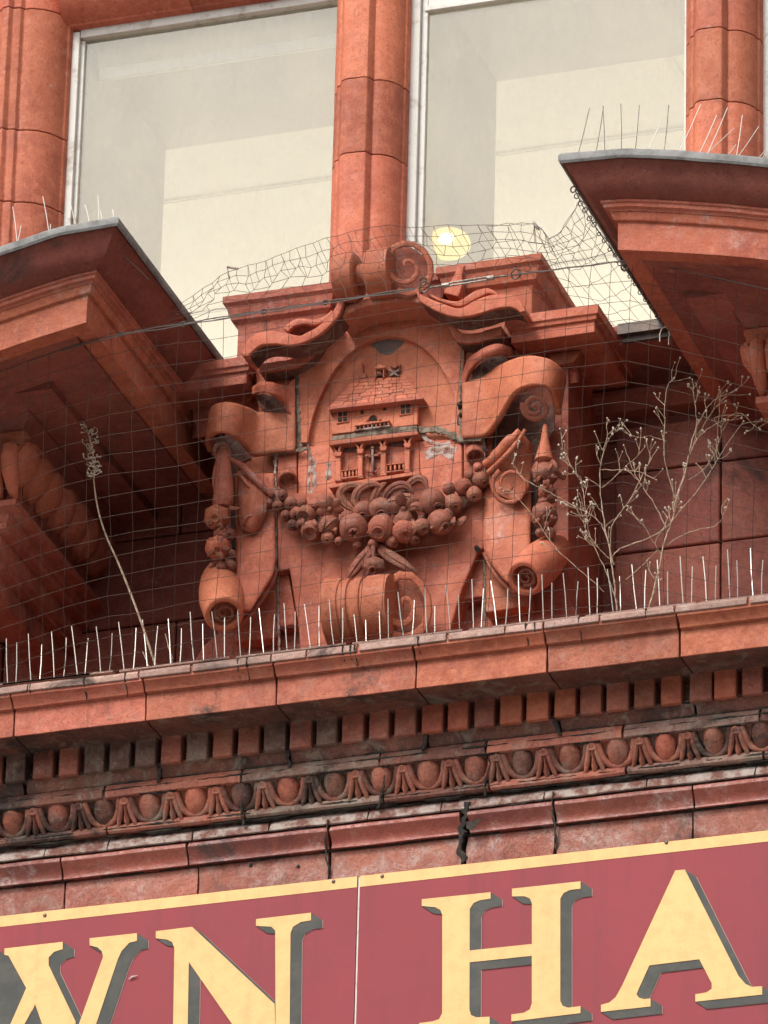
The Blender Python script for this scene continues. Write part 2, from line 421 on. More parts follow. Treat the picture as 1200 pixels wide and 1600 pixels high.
# lintel
lint = thing('window_lintel', (xj+200*K, -20*K, zlint), 'moulded red terracotta lintel along the top of the left window', 'lintel')
LP = [(d+8, zlint - (X)*K) for X, d in JP if X > -130]
for a, b in ((xj-.02, xj+210*K), (xj+210*K, xm+2*K), (xm+121*K, xm+400*K), (xm+400*K, xm2+2*K), (xm2+121*K, xm2+400*K)):
    xprism('lintel_block', LP if a < xm else [(d, z+40*K) for d, z in LP], a+.001, b-.001, TCJ, lint)

def window(xa, xb, ztop, label, rail_d, fl=26):
    """frame, glass, deep inner reveal"""
    t = thing('window', ((xa+xb)/2, -GD*K, zs), label, 'window', 'large plate glass windows')
    zb = zs
    def bar(name, x0, x1, z0, z1, d0, d1, m):
        return bev(G().box(((x0+x1)/2, -(d0+d1)/2*K, (z0+z1)/2), XA*(x1-x0)/2, DA*abs(d1-d0)/2*K, ZA*(z1-z0)/2).out(name, m, t, 30, rnd=.6), 1.2)
    bar('frame_side', xa-4*K, xa+fl*.62*K, zb, ztop-.4*K, GD-8, GD+14, WHITE)
    bar('frame_side', xb-fl*.4*K, xb+4*K, zb, ztop-.4*K, GD-8, GD+14, WHITE)
    bar('glazing_bead', xa+fl*.62*K+.0002, xa+fl*K, zb, ztop-14*K, GD-6, GD+6, WHITE)
    bar('frame_head', xa+fl*.62*K+.0004, xb-fl*.4*K-.0004, ztop-12*K, ztop+10*K, GD-8, GD+12, WHITE)
    if rail_d is not None:
        bar('transom_rail', xa+fl*.8*K+.0004, xb-fl*.4*K-.0004, ztop-92*K, ztop-68*K, rail_d-7, rail_d+4, WHITE)
        bar('transom_bead', xa+fl*.8*K+.0004, xb-fl*.4*K-.0004, ztop-96*K, ztop-88*K, rail_d-6, rail_d+9, WHITE)
    if rail_d is None: bar('blind_rail', xa+22*K, xb-12*K, ztop-58*K, ztop-36*K, GD-60, GD-52, CREAM)
    g = G().add([(xa, -GD*K, zb), (xb, -GD*K, zb), (xb, -GD*K, ztop), (xa, -GD*K, ztop)], [(0, 1, 2, 3)])
    g.out('pane', m_glass, t, 0)
    # plastered inner reveal
    D0, D1 = GD-8.5, -405
    r = G()
    xi = xa + 20*K; zi = ztop-14*K
    r.box((xi-30*K, -(D0+D1)/2*K, (zb+zi)/2), XA*30*K, DA*(D0-D1)/2*K, ZA*((zi-zb)/2+.2))
    r.box(((xa+xb)/2, -(D0+D1)/2*K, zi+30*K), XA*((xb-xa)/2+.1), DA*(D0-D1)/2*K, ZA*30*K)
    r.box((xb+30*K, -(D0+D1)/2*K, (zb+zi)/2), XA*30*K, DA*(D0-D1)/2*K, ZA*((zi-zb)/2+.2))
    r.out('inner_reveal', CREAM2, t, 0)
    return t
window(xj-2*K, xm+2*K, zlint-1*K, 'left plate glass window between the wide jamb and the central mullion', None, 18)
zt2 = zlint + 0*K
window(xm+121*K, xm2+2*K, zlint+38*K, 'right plate glass window with white painted frame and a round lamp glowing inside', GD, 26)
window(xm2+121*K, xm2+520*K, zlint+38*K, 'sliver of a third window beyond the right hand mullion', None)
# room behind
room = G()
zc = zlint + 40*K
Rx0, Rx1, Ry0, Ry1, Rz0 = -4.5, 4, 405*K, 6.5, zs-.9
room.add([(Rx0, Ry0, Rz0), (Rx1, Ry0, Rz0), (Rx1, Ry1, Rz0), (Rx0, Ry1, Rz0), (Rx0, Ry0, zc), (Rx1, Ry0, zc), (Rx1, Ry1, zc), (Rx0, Ry1, zc)],
         [(0, 1, 2, 3), (4, 5, 6, 7), (1, 2, 6, 5), (2, 3, 7, 6), (3, 0, 4, 7)])
ro = room.out('upstairs_room', CREAM, None, 0); 
for x_ in (-2.2, -1.3, -.4, .5, 1.4): G().box((x_, 3.4, zc-.003), XA*.006, DA*2.8, ZA*.002).out('ceiling_joint', CREAM3, ro, 0)
for y_ in (1.0, 1.6, 2.2): G().box((0, y_, zc-.0065), XA*4, DA*.003, ZA*.001).out('ceiling_joint', CREAM3, ro, 0)
tag(ro, 'pale cream ceiling and walls of the room seen through the upper windows', 'room')
# lamp just inside the right window
import itertools
lampP = V(701, 381, -120)
mE, ne, be = mat('lamp_glow'); be.inputs['Base Color'].default_value = (.4, .32, .1, 1)
be.inputs['Emission Color'].default_value = (1, .78, .26, 1); be.inputs['Emission Strength'].default_value = .5
mE2, ne2, be2 = mat('lamp_bulb'); be2.inputs['Emission Color'].default_value = (1, .93, .66, 1); be2.inputs['Emission Strength'].default_value = .9
lamp = thing('interior_lamp', lampP, 'oval yellow glowing lamp just inside the right window above the scroll', 'lamp')
G().ell(lampP, .054, .054, .036, 24, 12).out('lamp_shade', mE, lamp)
G().ell(lampP+Vector((.010, -.050, -.014)), .020, .010, .016, 16, 8).out('lamp_core', mE2, lamp)
G().tube([lampP-XA*.05, lampP-XA*.09], .012, 12).out('lamp_base', WHITE, lamp)
for (lx, ly) in ((-1.6, 2.2), (.2, 2.2), (2.0, 2.2), (-1.6, 4.6), (.2, 4.6), (2., 4.6)):  # unseen fill lights without fittings, added to brighten the room
    pl = bpy.data.lights.new('room_fill_light', 'POINT'); pl.energy = 12; pl.shadow_soft_size = .25; pl.color = (1, .955, .85)
    po = bpy.data.objects.new('room_fill_light', pl); COL.objects.link(po); po.location = (lx, ly, zc-.9)
# top masonry above the windows (closes the opening)
G().box((0, .25, zlint+1.2), XA*4, DA*.2, ZA*.9).out('upper_masonry', TCJ, wall, 0)

# ================================================================ ENTABLATURE
def P_(lst): return [(d, Z(py, d)) for py, d in lst]
zlip = Z(1003, 350)
ent = thing('entablature', (0, -200*K, Z(1362, 204)), 'horizontal red terracotta entablature with dentils and egg and dart above the sign', 'cornice')
EX0, EX1 = -800, 800
core = G().box((0, -95*K, (zlip+Z(1500, 200))/2-.02), XA*1.5, DA*98*K, ZA*((zlip-Z(1500, 200))/2)); core.out('masonry_core', MORTD, ent, 0)
CP = [(0, zlip), (348, zlip)] + P_([(1004, 350), (1018, 350), (1021, 347), (1026, 343), (1031, 340), (1037, 338), (1039, 333), (1041, 331), (1081, 331)]) + [(329, Z(1081, 331)-.2*K), (322, Z(1081, 331)+4*K), (0, Z(1081, 331)+5*K)]
zcs = Z(1081, 331)+3*K
TCS2 = terracotta('terracotta_soot_and_shade', (.17, .066, .048), (.09, .045, .035), .6, .25, streak=.4, bump=2.0, lichen=.35)  # soot on the cornice soffit, painted shade in the cartouche hollows
def joints(pxs, py600, d):
    z = Z(py600, d); return [XS(p, z, d) for p in pxs]
CJ = joints((-400, -190, 22, 228, 432, 650, 855, 1062, 1275, 1490), 1060, 331)
for i, (a, b) in enumerate(zip(CJ[:-1], CJ[1:])):
    cb = xprism('cornice_block', CP, a+.0016, b-.0016, TCW if i not in (5, 7) else TC, ent, jag=.9, rnd=.8)
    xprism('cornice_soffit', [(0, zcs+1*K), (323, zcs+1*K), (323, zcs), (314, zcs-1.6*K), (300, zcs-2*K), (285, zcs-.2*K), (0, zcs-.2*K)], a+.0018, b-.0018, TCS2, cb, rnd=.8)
# grey capping strips with breaks on the lip
lipj = joints((-30, 45, 218, 300, 425, 480, 560, 700, 790, 850, 938, 1055, 1170, 1290), 1003, 350)
LPR = [(300, zlip+.5*K), (352, zlip+.5*K), (353.5, zlip-4*K), (353.5, zlip-11*K), (350.6, zlip-12*K), (350.6, zlip-1*K), (300, zlip-1*K)]
TCG = terracotta('terracotta_greyed', (.40, .235, .19), (.28, .17, .14), .45, .4, streak=.3, bump=1.4)
for a, b in zip(lipj[:-1], lipj[1:]):
    xprism('capping_strip', [(d+random.uniform(-.6, .6), z) for d, z in LPR], a+.0012, b-.0012, TCG, ent, jag=2, rnd=1.2)
# dentil course
DP = [(0, zcs-2.2*K), (244, zcs-2.2*K)] + P_([(1108, 240), (1150, 240), (1151, 253), (1156, 253), (1162, 249), (1170, 246), (1176, 243), (1179, 239)]) + [(150, Z(1179, 239)), (0, Z(1179, 239))]
DJ = joints((-330, -150, 35, 246, 448, 663, 870, 1082, 1290), 1130, 262)
for i, (a, b) in enumerate(zip(DJ[:-1], DJ[1:])):
    xprism('dentil_course_block', DP, a+.003, b-.003, TCB, ent, jag=1.7, rnd=1.)
DM = {}
zd0, zd1 = Z(1152, 262), Z(1108, 262)
def dentil_mesh(mm, seed):
    g = G(); rnd = random.Random(seed)
    n = 5; hw = 16.2
    rows = []
    for (x, e) in ((-hw, 1.2), (-hw+1.6, 0), (0, -.3), (hw-1.6, 0), (hw, 1.2)):
        row = [Vector((x*K, -(240.)*K, zd1-1.*K)), Vector((x*K, -(262-e)*K, zd1-1*K))]
        for k in range(1, 5): row.append(Vector((x*K, -(262-e-rnd.uniform(0, 1.1))*K, zd1+(zd0-zd1)*k/5)))
        row += [Vector((x*K, -(262-e)*K, zd0+1.2*K)), Vector((x*K, -(260.5-e)*K, zd0)), Vector((x*K, -(240.)*K, zd0))]
        rows.append(row)
    g.grid(rows, True); k = len(rows[0])
    g.f += [tuple(range(k))[::-1], tuple(range(4*k, 5*k))]
    return g.out('dentil', mm, ent, 30)
# soot lies mainly at the left and in the middle
def dmat(px):
    r = random.random()
    if px < 240: return 2 if r < .4 else 1
    if px < 430: return 1 if r < .75 else 2
    if px < 640: return 2 if r < .4 else 1
    return 0 if r < .55 else 1
zmid = (zd0+zd1)/2
TCM = terracotta('terracotta_streaked', (.38, .125, .080), (.25, .085, .060), .42, .55, streak=.6, bump=1.8, lichen=.3)
TCN = terracotta('terracotta_grey_face', (.30, .17, .13), (.18, .09, .07), .45, .6, streak=.6, bump=2.0, var=.2, lichen=.5)
pm = [TCJ, TCM, TCN]; protos = {}
px = 27-41*6
x0 = XS(27, zmid, 262); step = (XS(1198, zmid, 262)-XS(27, zmid, 262))/28.55
for i in range(-6, 36):
    x = x0+step*i
    pxx = 27+41*i; near = min(abs(x-j) for j in DJ)
    if near < 12*K: x += (12*K-near)*(1 if min(DJ, key=lambda j: abs(x-j)) < x else -1)
    k = (dmat(pxx), random.randint(0, 2))
    if k not in protos:
        o = dentil_mesh(pm[k[0]], hash(k)); protos[k] = o; base = Vector(o['wl']); o.location.x += x; o['wl'] = (base.x+x, base.y, base.z); DM[k] = base
    else:
        b = DM[k]; put(protos[k], 'dentil', (b.x+x, b.y, b.z), ent, scale=(random.uniform(.92, 1.04), 1, random.uniform(.96, 1.03)))
# egg and dart course
zu = Z(1179, 239)
EP = [(0, zu-1*K), (246, zu-1*K)] + P_([(1183, 252), (1195, 252), (1198, 248), (1199, 242), (1204, 238), (1212, 234), (1224, 227), (1234, 221), (1239, 218), (1241, 229), (1245, 232), (1250, 232), (1254, 229), (1256, 222), (1258, 214)]) + [(0, Z(1258, 214))]
EJ = joints((-250, -62, 165, 380, 596, 762, 976, 1190, 1400), 1220, 240)
for i, (a, b) in enumerate(zip(EJ[:-1], EJ[1:])):
    xprism('egg_course_block', EP, a+.0018, b-.0018, (TCN, TCB, TCM)[i % 3], ent, jag=1.3, rnd=.9)
def egg_proto(mm, rough):
    c = Vector((0, -229*K, Z(1216, 232)))
    g = G().ell(c, 18*K, 17*K, 30*K, 18, 14, rot=Matrix.Rotation(math.radians(20), 3, 'X'), fn=lambda th, ph: (1+.13*math.cos(th)) * (1 + (.03*math.sin(ph*9+th*3) if rough else 0)))
    return g.out('egg', mm, ent, 60, rnd=1.2, fr=70)
def shell_proto(mm):
    """hollow rim that cups the egg"""
    pts = []
    for k in range(15):
        a = math.radians(198+144*k/14)
        pts.append(Vector((math.cos(a)*27*K, -(233-abs(k-7)*.2)*K - (8 if 0 else 0)*K, Z(1212, 233)+math.sin(a)*27*K)))
    # lean forward along the ovolo
    pts = [Vector((p.x, -(230+(p.z-Z(1238, 220))/K*.42)*K, p.z)) for p in pts]
    rad = [4.0*K+3.2*K*(abs(k-7)/7)**2 for k in range(15)]
    g = G().tube(pts, rad, 8)
    # raised ends that meet at the top beside the dart
    for s in (-1, 1):
        a = pts[0] if s < 0 else pts[-1]
        g.tube([a, a+Vector((s*2*K, -3*K, 8*K)), a+Vector((s*3*K, -8*K, 17*K))], [6.2*K, 6.6*K, 5.5*K], 8)
    return g.out('egg_cup', mm, ent, 60, rnd=.8, fr=80)
def dart_proto(mm):
    g = G(); z1 = Z(1200, 246); 
    def pt(x, dz, dd): return Vector((x*K, -(246+dz*.45+dd)*K, z1+dz*K))
    # pointed tongue with a pair of small leaves and a bar across
    pr = [(0, 7, 3), (-6, 5.5, 3), (-12, 4, 3), (-20, 2.6, 2.6), (-30, 5.5, 3.2), (-38, 3.6, 2.6), (-45, .6, 1)]
    rows = [[pt(-w_, dz, -2), pt(-w_*.6, dz, t), pt(0, dz, t*1.7), pt(w_*.6, dz, t), pt(w_, dz, -2)] for dz, w_, t in pr]
    g.grid(rows)
    for s in (-1, 1):
        g.tube([pt(s*4, -1, 2), pt(s*6, -12, 2), pt(s*9, -24, 1), pt(s*13, -34, 1), pt(s*16, -43, 1)], [3*K, 3.8*K, 4.2*K, 3.4*K, 1.4*K], 8)
        g.tube([pt(s*3, -41, 1), pt(s*8, -44, 3), pt(s*11, -41, 2)], [1.2*K, 1.8*K, .8*K], 6)
    g.box(pt(0, -9, 4), XA*5*K, DA*1.8*K, ZA*1.6*K)
    return g.out('dart', mm, ent, 60, rnd=.8, fr=80)
exs = XS(20, Z(1216, 235), 235); est = (XS(1130, Z(1216, 235), 235)-exs)/15.2
EPR = [egg_proto(TCM, 0), egg_proto(TCB, 1), egg_proto(TCW, 0)]; SHP = [shell_proto(TCB), shell_proto(TCM)]; DTP = [dart_proto(TCM), dart_proto(TCB)]
bas = {o.name: Vector(o['wl']) for o in EPR+SHP+DTP}
usedp = set()
def place(src, x, **k):
    b = bas[src.name]
    if src.name not in usedp:
        usedp.add(src.name); src.location.x += x; return src
    return put(src, src.name.split('.')[0], (b.x+x, b.y, b.z), ent, **k)
for i in range(-4, 20):
    x = exs+est*i
    place(EPR[random.choice((0, 0, 1, 2))], x, scale=(random.uniform(.95, 1.05), 1, random.uniform(.96, 1.03)))
    place(SHP[random.choice((0, 1))], x)
    place(DTP[random.choice((0, 0, 1))], x+est/2)
# chalky fillet, glazed cyma, frieze blocks
G().grid([[V(733+x, y-12+x*.1-w_, 222+t_), V(733+x, y-12+x*.1+w_, 222+t_)] for x, y, w_, t_ in ((-4, 1300, 5, 2), (3, 1302, 6, 3), (9, 1298, 5, 3), (15, 1293, 3.5, 2.5), (21, 1288, 1, 2))]).out('crack_filling', MORTD, ent, 60, rnd=2, fr=90)
FP = [(0, Z(1259, 214)), (214, Z(1259, 214))] + P_([(1264, 217), (1268, 222), (1277, 226), (1279, 224), (1280, 216)]) + [(0, Z(1280, 216))]
FJ = joints((-300, -110, 70, 168, 300, 420, 575, 690, 850, 1010, 1180, 1400), 1270, 224)
for i, (a, b) in enumerate(zip(FJ[:-1], FJ[1:])):
    xprism('fillet_strip', FP, a+.001, b-.001, CHALK, ent, jag=1, rnd=1.6)
YP = [(0, Z(1281, 216)), (216, Z(1281, 216))] + P_([(1283, 225), (1288, 225.5), (1294, 222), (1302, 217), (1309, 214), (1314, 213), (1317, 214), (1319, 208)]) + [(0, Z(1319, 208))]
YJ = joints((-350, -120, 96, 293, 514, 725, 866, 1083, 1300), 1300, 220)
for i, (a, b) in enumerate(zip(YJ[:-1], YJ[1:])):
    gp = .006 if abs(i-5) < .5 else .0016
    xprism('glazed_moulding_block', YP, a+(.006 if i == 5 else .0016), b-(.006 if i == 4 else .0016), TCD, ent, jag=2.4 if i in (4, 5) else 1, rnd=.9)
RP = [(0, Z(1321, 204)), (203, Z(1321, 204)), (205, Z(1324, 204)), (205, Z(1700, 204)), (0, Z(1700, 204))]
RJ = joints((-380, -140, 102, 310, 515, 725, 868, 1083, 1310), 1340, 204)
for i, (a, b) in enumerate(zip(RJ[:-1], RJ[1:])):
    xprism('frieze_block', RP, a+(.0045 if i == 5 else .0014), b-(.0045 if i == 4 else .0014), TCK, ent, jag=2.6 if i in (4, 5) else .8, rnd=1.)
for px_, py_ in ((392, 1352), (466, 1354), (455, 1392), (1168, 1330)):
    G().ell(V(px_, py_, 205), 3.2*K, 2*K, 3.2*K, 10, 6).out('fixing_bolt', MORTD, ent)
# open black fissure filled with dirt at the cracked joint
for seed, xx, y0, y1, wd in ((1, 724, 1268, 1362, 6.5), (2, 870, 1085, 1180, 3.2), (3, 448, 1090, 1180, 3.2), (4, 246, 1100, 1180, 2.4), (5, 663, 1085, 1180, 3), (6, 596, 1185, 1262, 2.4), (7, 762, 1185, 1262, 2.4), (8, 380, 1185, 1262, 2), (9, 512, 1270, 1365, 1.8), (10, 866, 1268, 1360, 1.8)):
    rr = random.Random(seed); rows = []
    for k in range(15):
        t = k/14; py = y0+(y1-y0)*t - (xx-600)*.118
        dd = (228-22*t) if y0 > 1250 else (264-14*t if y0 < 1150 else 251-22*t)
        if y0 < 1150: dd = 243 + (12 if t > .68 else 0)
        w1, w2 = wd*rr.uniform(.2, 1.5), wd*rr.uniform(.2, 1.5)
        x1 = xx+4*math.sin(t*5+seed)+rr.uniform(-1.5, 1.5)
        rows.append([V(x1-w1, py, dd-3), V(x1-w1*.5, py, dd+.8), V(x1+w2*.5, py, dd+.8), V(x1+w2, py, dd-3)])
    G().grid(rows).out('crack_filling', MORTD, ent, 60, rnd=1.5, fr=90)

def crust(py, d, px0, px1, wmax, seed, m=MORTD, name='black_crust', dz=0):
    rr = random.Random(seed); run_ = []; z = Z(py, d)+dz*K
    def flush(run_):
        if len(run_) > 4: G().grid(run_).out(name, m, ent, 60, rnd=1.6, fr=90)
    n = int((px1-px0)/6)
    for k in range(n):
        px = px0+6*k; a = noise.noise(Vector((px*.018, seed, 0)))+.12
        if a < 0: flush(run_); run_ = []; continue
        w_ = wmax*min(1, a*2.2)*rr.uniform(.5, 1.2); x = XS(px, z, d)
        run_.append([Vector((x, -(d-3)*K, z+w_*K)), Vector((x, -(d+.8)*K, z+w_*.5*K)), Vector((x, -(d+1)*K, z-w_*.4*K)), Vector((x, -(d-3)*K, z-w_*K))])
    flush(run_)
crust(1181, 246, -40, 1260, 6, 1); crust(1184, 252, -40, 1260, 3.5, 23); crust(1196, 250, -40, 1260, 3.4, 5); crust(1153, 254, -40, 1260, 3, 27); crust(1257, 226, -40, 1260, 4.5, 2); crust(1280, 222, -40, 1260, 3, 8); crust(1320, 207, -40, 1260, 3, 11)
crust(1262, 219, 200, 1260, 5, 4); crust(1176, 246, 100, 1260, 4, 14); crust(1246, 232, 0, 1260, 3, 17)
for px_ in (48, 132, 196, 372, 386, 536, 548, 555, 654, 822, 836, 905, 1010):
    z0_ = Z(1004, 351); x_ = XS(px_, z0_, 351); l_ = rk0.uniform(14, 36)
    rows = []
    for k in range(8):
        t_ = k/7; zz = zlip-l_*t_*K; dd = 354.2 if zlip-zz < 11*K else (350.8 if zlip-zz < 15*K else (345 if zlip-zz < 22*K else 341))
        w_ = rk0.uniform(1.2, 3)*(1-.6*t_)
        rows.append([Vector((x_-w_*K, -(dd-2)*K, zz)), Vector((x_-w_*.4*K, -(dd+.4)*K, zz)), Vector((x_+w_*.4*K, -(dd+.4)*K, zz)), Vector((x_+w_*K, -(dd-2)*K, zz))])
    G().grid(rows).out('black_run', MORTD, ent, 60, rnd=1, fr=90)
# ================================================================ SIGN
SIGN_D = 216
zst = Z(1364, SIGN_D)
MAROON = plain('maroon_sign_paint', (.255, .029, .038), .5, c2=(.225, .028, .037), scale=3.5, bump=.2, spec=.22, lo=.35, hi=.65, runs=.40)
YEL = plain('yellow_sign_paint', (.72, .43, .155), .5, c2=(.64, .37, .13), scale=30, bump=.2, runs=.22)
GREY = plain('grey_letter_shade', (.055, .056, .050), .6, c2=(.08, .076, .066), scale=20, bump=.1, spec=.2)
PALE = plain('pale_letter_outline', (.42, .22, .20), .5, bump=0)
xjn = XS(557.5, Z(1480, SIGN_D), SIGN_D)
def flat(name, polys, d, m, parent, thick=.8, conv=lambda p: p):
    """thin painted layer: union of outlines [(px,py)] at depth d"""
    vs, fs = [], []
    for p in polys:
        n = len(vs); q = [V(x, y, d) for x, y in p]
        vs += [Vector((a.x/K, a.z/K)) for a in q]; fs.append(list(range(n, n+len(p))))
    r = delaunay_2d_cdt(vs, [], fs, 1, 1e-4)
    g = G().add([(v.x*K, -d*K, v.y*K) for v in r[0]], [tuple(f) for f in r[2]])
    return g.out(name, m, parent, 0)
def shade_polys(polys, ox, oy):
    out = [[(x+ox, y+oy) for x, y in p] for p in polys]
    for p in polys:
        for i in range(len(p)):
            a, b = p[i], p[(i+1) % len(p)]
            if math.hypot(a[0]-b[0], a[1]-b[1]) < .3: continue
            cr = (b[0]-a[0])*oy-(b[1]-a[1])*ox
            if abs(cr) < 1: continue
            out.append([a, b, (b[0]+ox, b[1]+oy), (a[0]+ox, a[1]+oy)])
    return out
c1 = lambda L: [(x/2, 1280+y/2) for x, y in L]
c2 = lambda L: [(600+x/2, 1280+y/2) for x, y in L]
LET = {
 'letter_h': [c2([(118, 250), (333, 228), (333, 248), (300, 253), (280, 262), (268, 280), (267, 595), (272, 612), (288, 619), (330, 617), (330, 640), (110, 660), (110, 637), (150, 632), (172, 625), (182, 606), (182, 298), (176, 283), (160, 275), (118, 271)]),
              c2([(400, 217), (614, 194), (614, 217), (582, 221), (562, 230), (551, 248), (551, 568), (558, 583), (575, 589), (614, 584), (614, 606), (398, 632), (398, 610), (436, 605), (456, 594), (462, 575), (462, 262), (456, 248), (440, 241), (400, 241)]),
              c2([(260, 411), (470, 389), (470, 426), (260, 448)])],
 'letter_a': [c2([(910, 160), (932, 158), (905, 283), (848, 412), (830, 455), (797, 528), (789, 547), (797, 558), (812, 562), (833, 560), (833, 585), (678, 602), (678, 580), (704, 573), (724, 556), (744, 520)]),
              c2([(910, 160), (940, 157), (1108, 490), (1130, 515), (1150, 524), (1182, 522), (1182, 548), (973, 570), (973, 547), (1008, 541), (1024, 530), (1024, 512), (985, 437), (962, 392), (904, 284)]),
              c2([(846, 414), (970, 400), (990, 437), (826, 457)])],
 'letter_n': [c1([(487, 350), (600, 336), (612, 350), (590, 446), (584, 815), (592, 832), (630, 838), (630, 862), (480, 878), (480, 856), (520, 848), (538, 830), (545, 402), (538, 384), (522, 376), (487, 372)]),
              c1([(560, 345), (600, 336), (858, 577), (862, 700), (904, 830), (904, 860), (880, 862), (590, 446)]),
              c1([(800, 312), (972, 292), (972, 316), (940, 321), (916, 336), (908, 356), (903, 862), (862, 830), (860, 348), (848, 336), (800, 333)])],
 'letter_w': [c1([(14, 404), (196, 383), (196, 406), (170, 414), (152, 432), (152, 456), (236, 632), (230, 850), (205, 850), (110, 578)]),
              c1([(14, 404), (14, 424), (44, 430), (66, 456), (88, 514), (-60, 850), (-90, 850), (-270, 480), (-290, 465), (-330, 462), (-330, 440), (-130, 419), (-10, 405), (-10, 428), (-40, 432), (-50, 450), (-50, 470), (10, 600), (110, 578), (120, 500)]),
              c1([(280, 372), (428, 356), (428, 380), (404, 386), (380, 412), (368, 438), (230, 850), (205, 850), (200, 770), (322, 430), (318, 412), (304, 400), (280, 394)])]}
LET['letter_w'][1] = c1([(110, 578), (88, 514), (-60, 850), (-36, 850)])
LET['letter_w'].append(c1([(14, 404), (100, 400), (110, 578), (100, 600), (88, 514), (66, 456), (44, 430), (14, 424)]))
LET['letter_w'].append(c1([(-330, 440), (-12, 405), (-12, 428), (-44, 436), (-56, 460), (-20, 560), (-40, 800), (-60, 850), (-90, 850), (-270, 480), (-290, 465), (-330, 462)]))
def board(xa, xb, label, letters, tilt=0):
    t = thing('sign_board', ((xa+xb)/2, -SIGN_D*K, zst-320*K), label, 'sign', 'painted sign boards under the cornice')
    z0 = zst-420*K
    bev(G().box(((xa+xb)/2, -(SIGN_D-4)*K, (zst+z0)/2), XA*(xb-xa)/2, DA*4*K, ZA*(zst-z0)/2).out('board_panel', MAROON, t, 30), .8)
    g = G().add([(xa+.001, -(SIGN_D+.5)*K, zst-18.5*K), (xb-.001, -(SIGN_D+.5)*K, zst-18.5*K), (xb-.001, -(SIGN_D+.5)*K, zst-.8*K), (xa+.001, -(SIGN_D+.5)*K, zst-.8*K)], [(0, 1, 2, 3)])
    g.out('yellow_border', YEL, t, 0)
    for l in letters:
        p = LET[l]
        a = flat(l, p, SIGN_D+2.4, YEL, t)
        for nm, d, mm, ox, oy in (('letter_shadow', 1.6, GREY, 17.5, 11.5), ('shadow_outline', .8, PALE, 18.9, 12.3)):
            s = flat(nm, shade_polys(p, ox, oy), SIGN_D+d, mm, a)
    return t
b1_ = board(XS(-260, zst, SIGN_D), xjn-1.6*K, 'left maroon sign board with yellow letters W and N under the cornice', ['letter_w', 'letter_n'])
b2_ = board(xjn+1.6*K, XS(1500, zst, SIGN_D), 'right maroon sign board with yellow letters H and A under the cornice', ['letter_h', 'letter_a'])
G().box((xjn, -(SIGN_D-5)*K, zst-210*K), XA*1.5*K, DA*3*K, ZA*208*K).out('joint_strip', WHITE, b1_, 0)
for (px_, py_), b in (((70, 1430), b1_), ((521, 1377), b1_), ((597, 1369), b2_), ((1041, 1316), b2_)):
    G().ell(V(px_, py_, SIGN_D+1), 3*K, 2*K, 3*K, 12, 6).out('screw', RUST, b)
G().tube([V(201, 1530, SIGN_D+3), V(206, 1526, SIGN_D+3), V(215, 1524, SIGN_D+3)], [.6*K, 1.3*K, .5*K], 5).out('bird_dropping', WHITE, b1_)

# ================================================================ BROKEN CURVED PEDIMENT
DF = 600
pL, pR = V(137, 460, DF), V(966, 346, DF)
XC = (pL.x+pR.x)/2; RR = 2450*K
def arc(x): return math.sqrt(RR**2-(x-XC)**2)
def pediment(c, sg, label):
    """c = upper fascia corner, sg=+1: return on the right (left fragment)"""
    t = thing('pediment_fragment', (c.x-sg*.5, -300*K, c.z), label, 'pediment', 'halves of the broken curved pediment')
    n = 26; L = 560*K
    def st(p, z, k):
        zz = c.z+z*K
        if k == 0: return Vector((c.x+sg*p*K, 0.001, zz))
        if k == 1: return Vector((c.x+sg*p*K, -(DF+p)*.5*K, zz))
        if k == 2: return Vector((c.x+sg*p*K, -(DF+p)*K, zz))
        x = c.x-sg*L*(k-2)/n
        return Vector((x, -(DF+p)*K, zz+(arc(x)-arc(c.x))))
    def run(name, prof, m, closed=True, rnd=.7):
        rows = []
        for k in range(n+3):
            rows.append([st(p, z, k) for p, z in prof])
        g = G().grid(rows, closed)
        if closed:
            q = len(prof); tr_ = tri(prof)
            g.f += [tuple(x) for x in tr_]+[tuple(i+(n+2)*q for i in x) for x in tr_]
        return g.out(name, m, t, 30, rnd=rnd, fr=12)
    cap = 4
    run('fascia', [(-30, -48), (0, -48), (0, -1), (5, 0), (7, 4), (8, 8), (10, 12), (-30, 12)], TC if sg > 0 else TC)
    run('bed_moulding', [(-30, 12.3), (11, 12.3), (13, 16), (18, 17), (18, 23), (21, 24), (21, 28), (-30, 28)], TCW)
    run('crown_moulding', [(-30, 28.3), (22, 28.3), (26, 30), (33, 33), (41, 39), (48, 47), (53, 56), (58, 64), (64, 70), (66, 72), (66, 76), (-30, 76)], TCD2)
    run('lead_flashing', [(-60, 76.3), (67, 76.3), (67.5, 72), (70, 71.5), (72.2, 75), (72.2, 83), (70, 87), (60, 89), (-60, 90)], LEAD, rnd=1.8)
    # top and underside
    g = G(); zs_ = []
    xs = [c.x+sg*(-28)*K]+[c.x-sg*L*k/n for k in range(2, n+1)]
    for off, in ((-46,), (86,)):
        g.grid([[Vector((x, -(d)*K, c.z+(off)*K+(arc(x)-arc(c.x)))) for d in (-2, 150, 300, 450, DF-28)] for x in xs])
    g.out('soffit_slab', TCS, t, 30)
    # sunk panel frame on the underside
    fr_ = G()
    for d0, d1 in ((DF-70, DF-29),):
        fr_.grid([[Vector((x, -d*K, c.z+z*K+(arc(x)-arc(c.x)))) for d, z in ((d1, -46.5), (d1, -47.8), (d0, -47.8), (d0-8, -38), (d0-8, -30))] for x in xs])
    fr_.out('soffit_border', TCS, t, 30)
    # end wall closing the body above the soffit
    return t
TCD2 = terracotta('terracotta_dark_moulding', (.23, .066, .045), (.16, .048, .035), .25, .10, streak=.25)
pedL = pediment(pL, 1, 'left half of the broken pediment, its end return running back to the wall')
pedR = pediment(pR, -1, 'right half of the broken pediment with a row of thin spikes on its lead top')

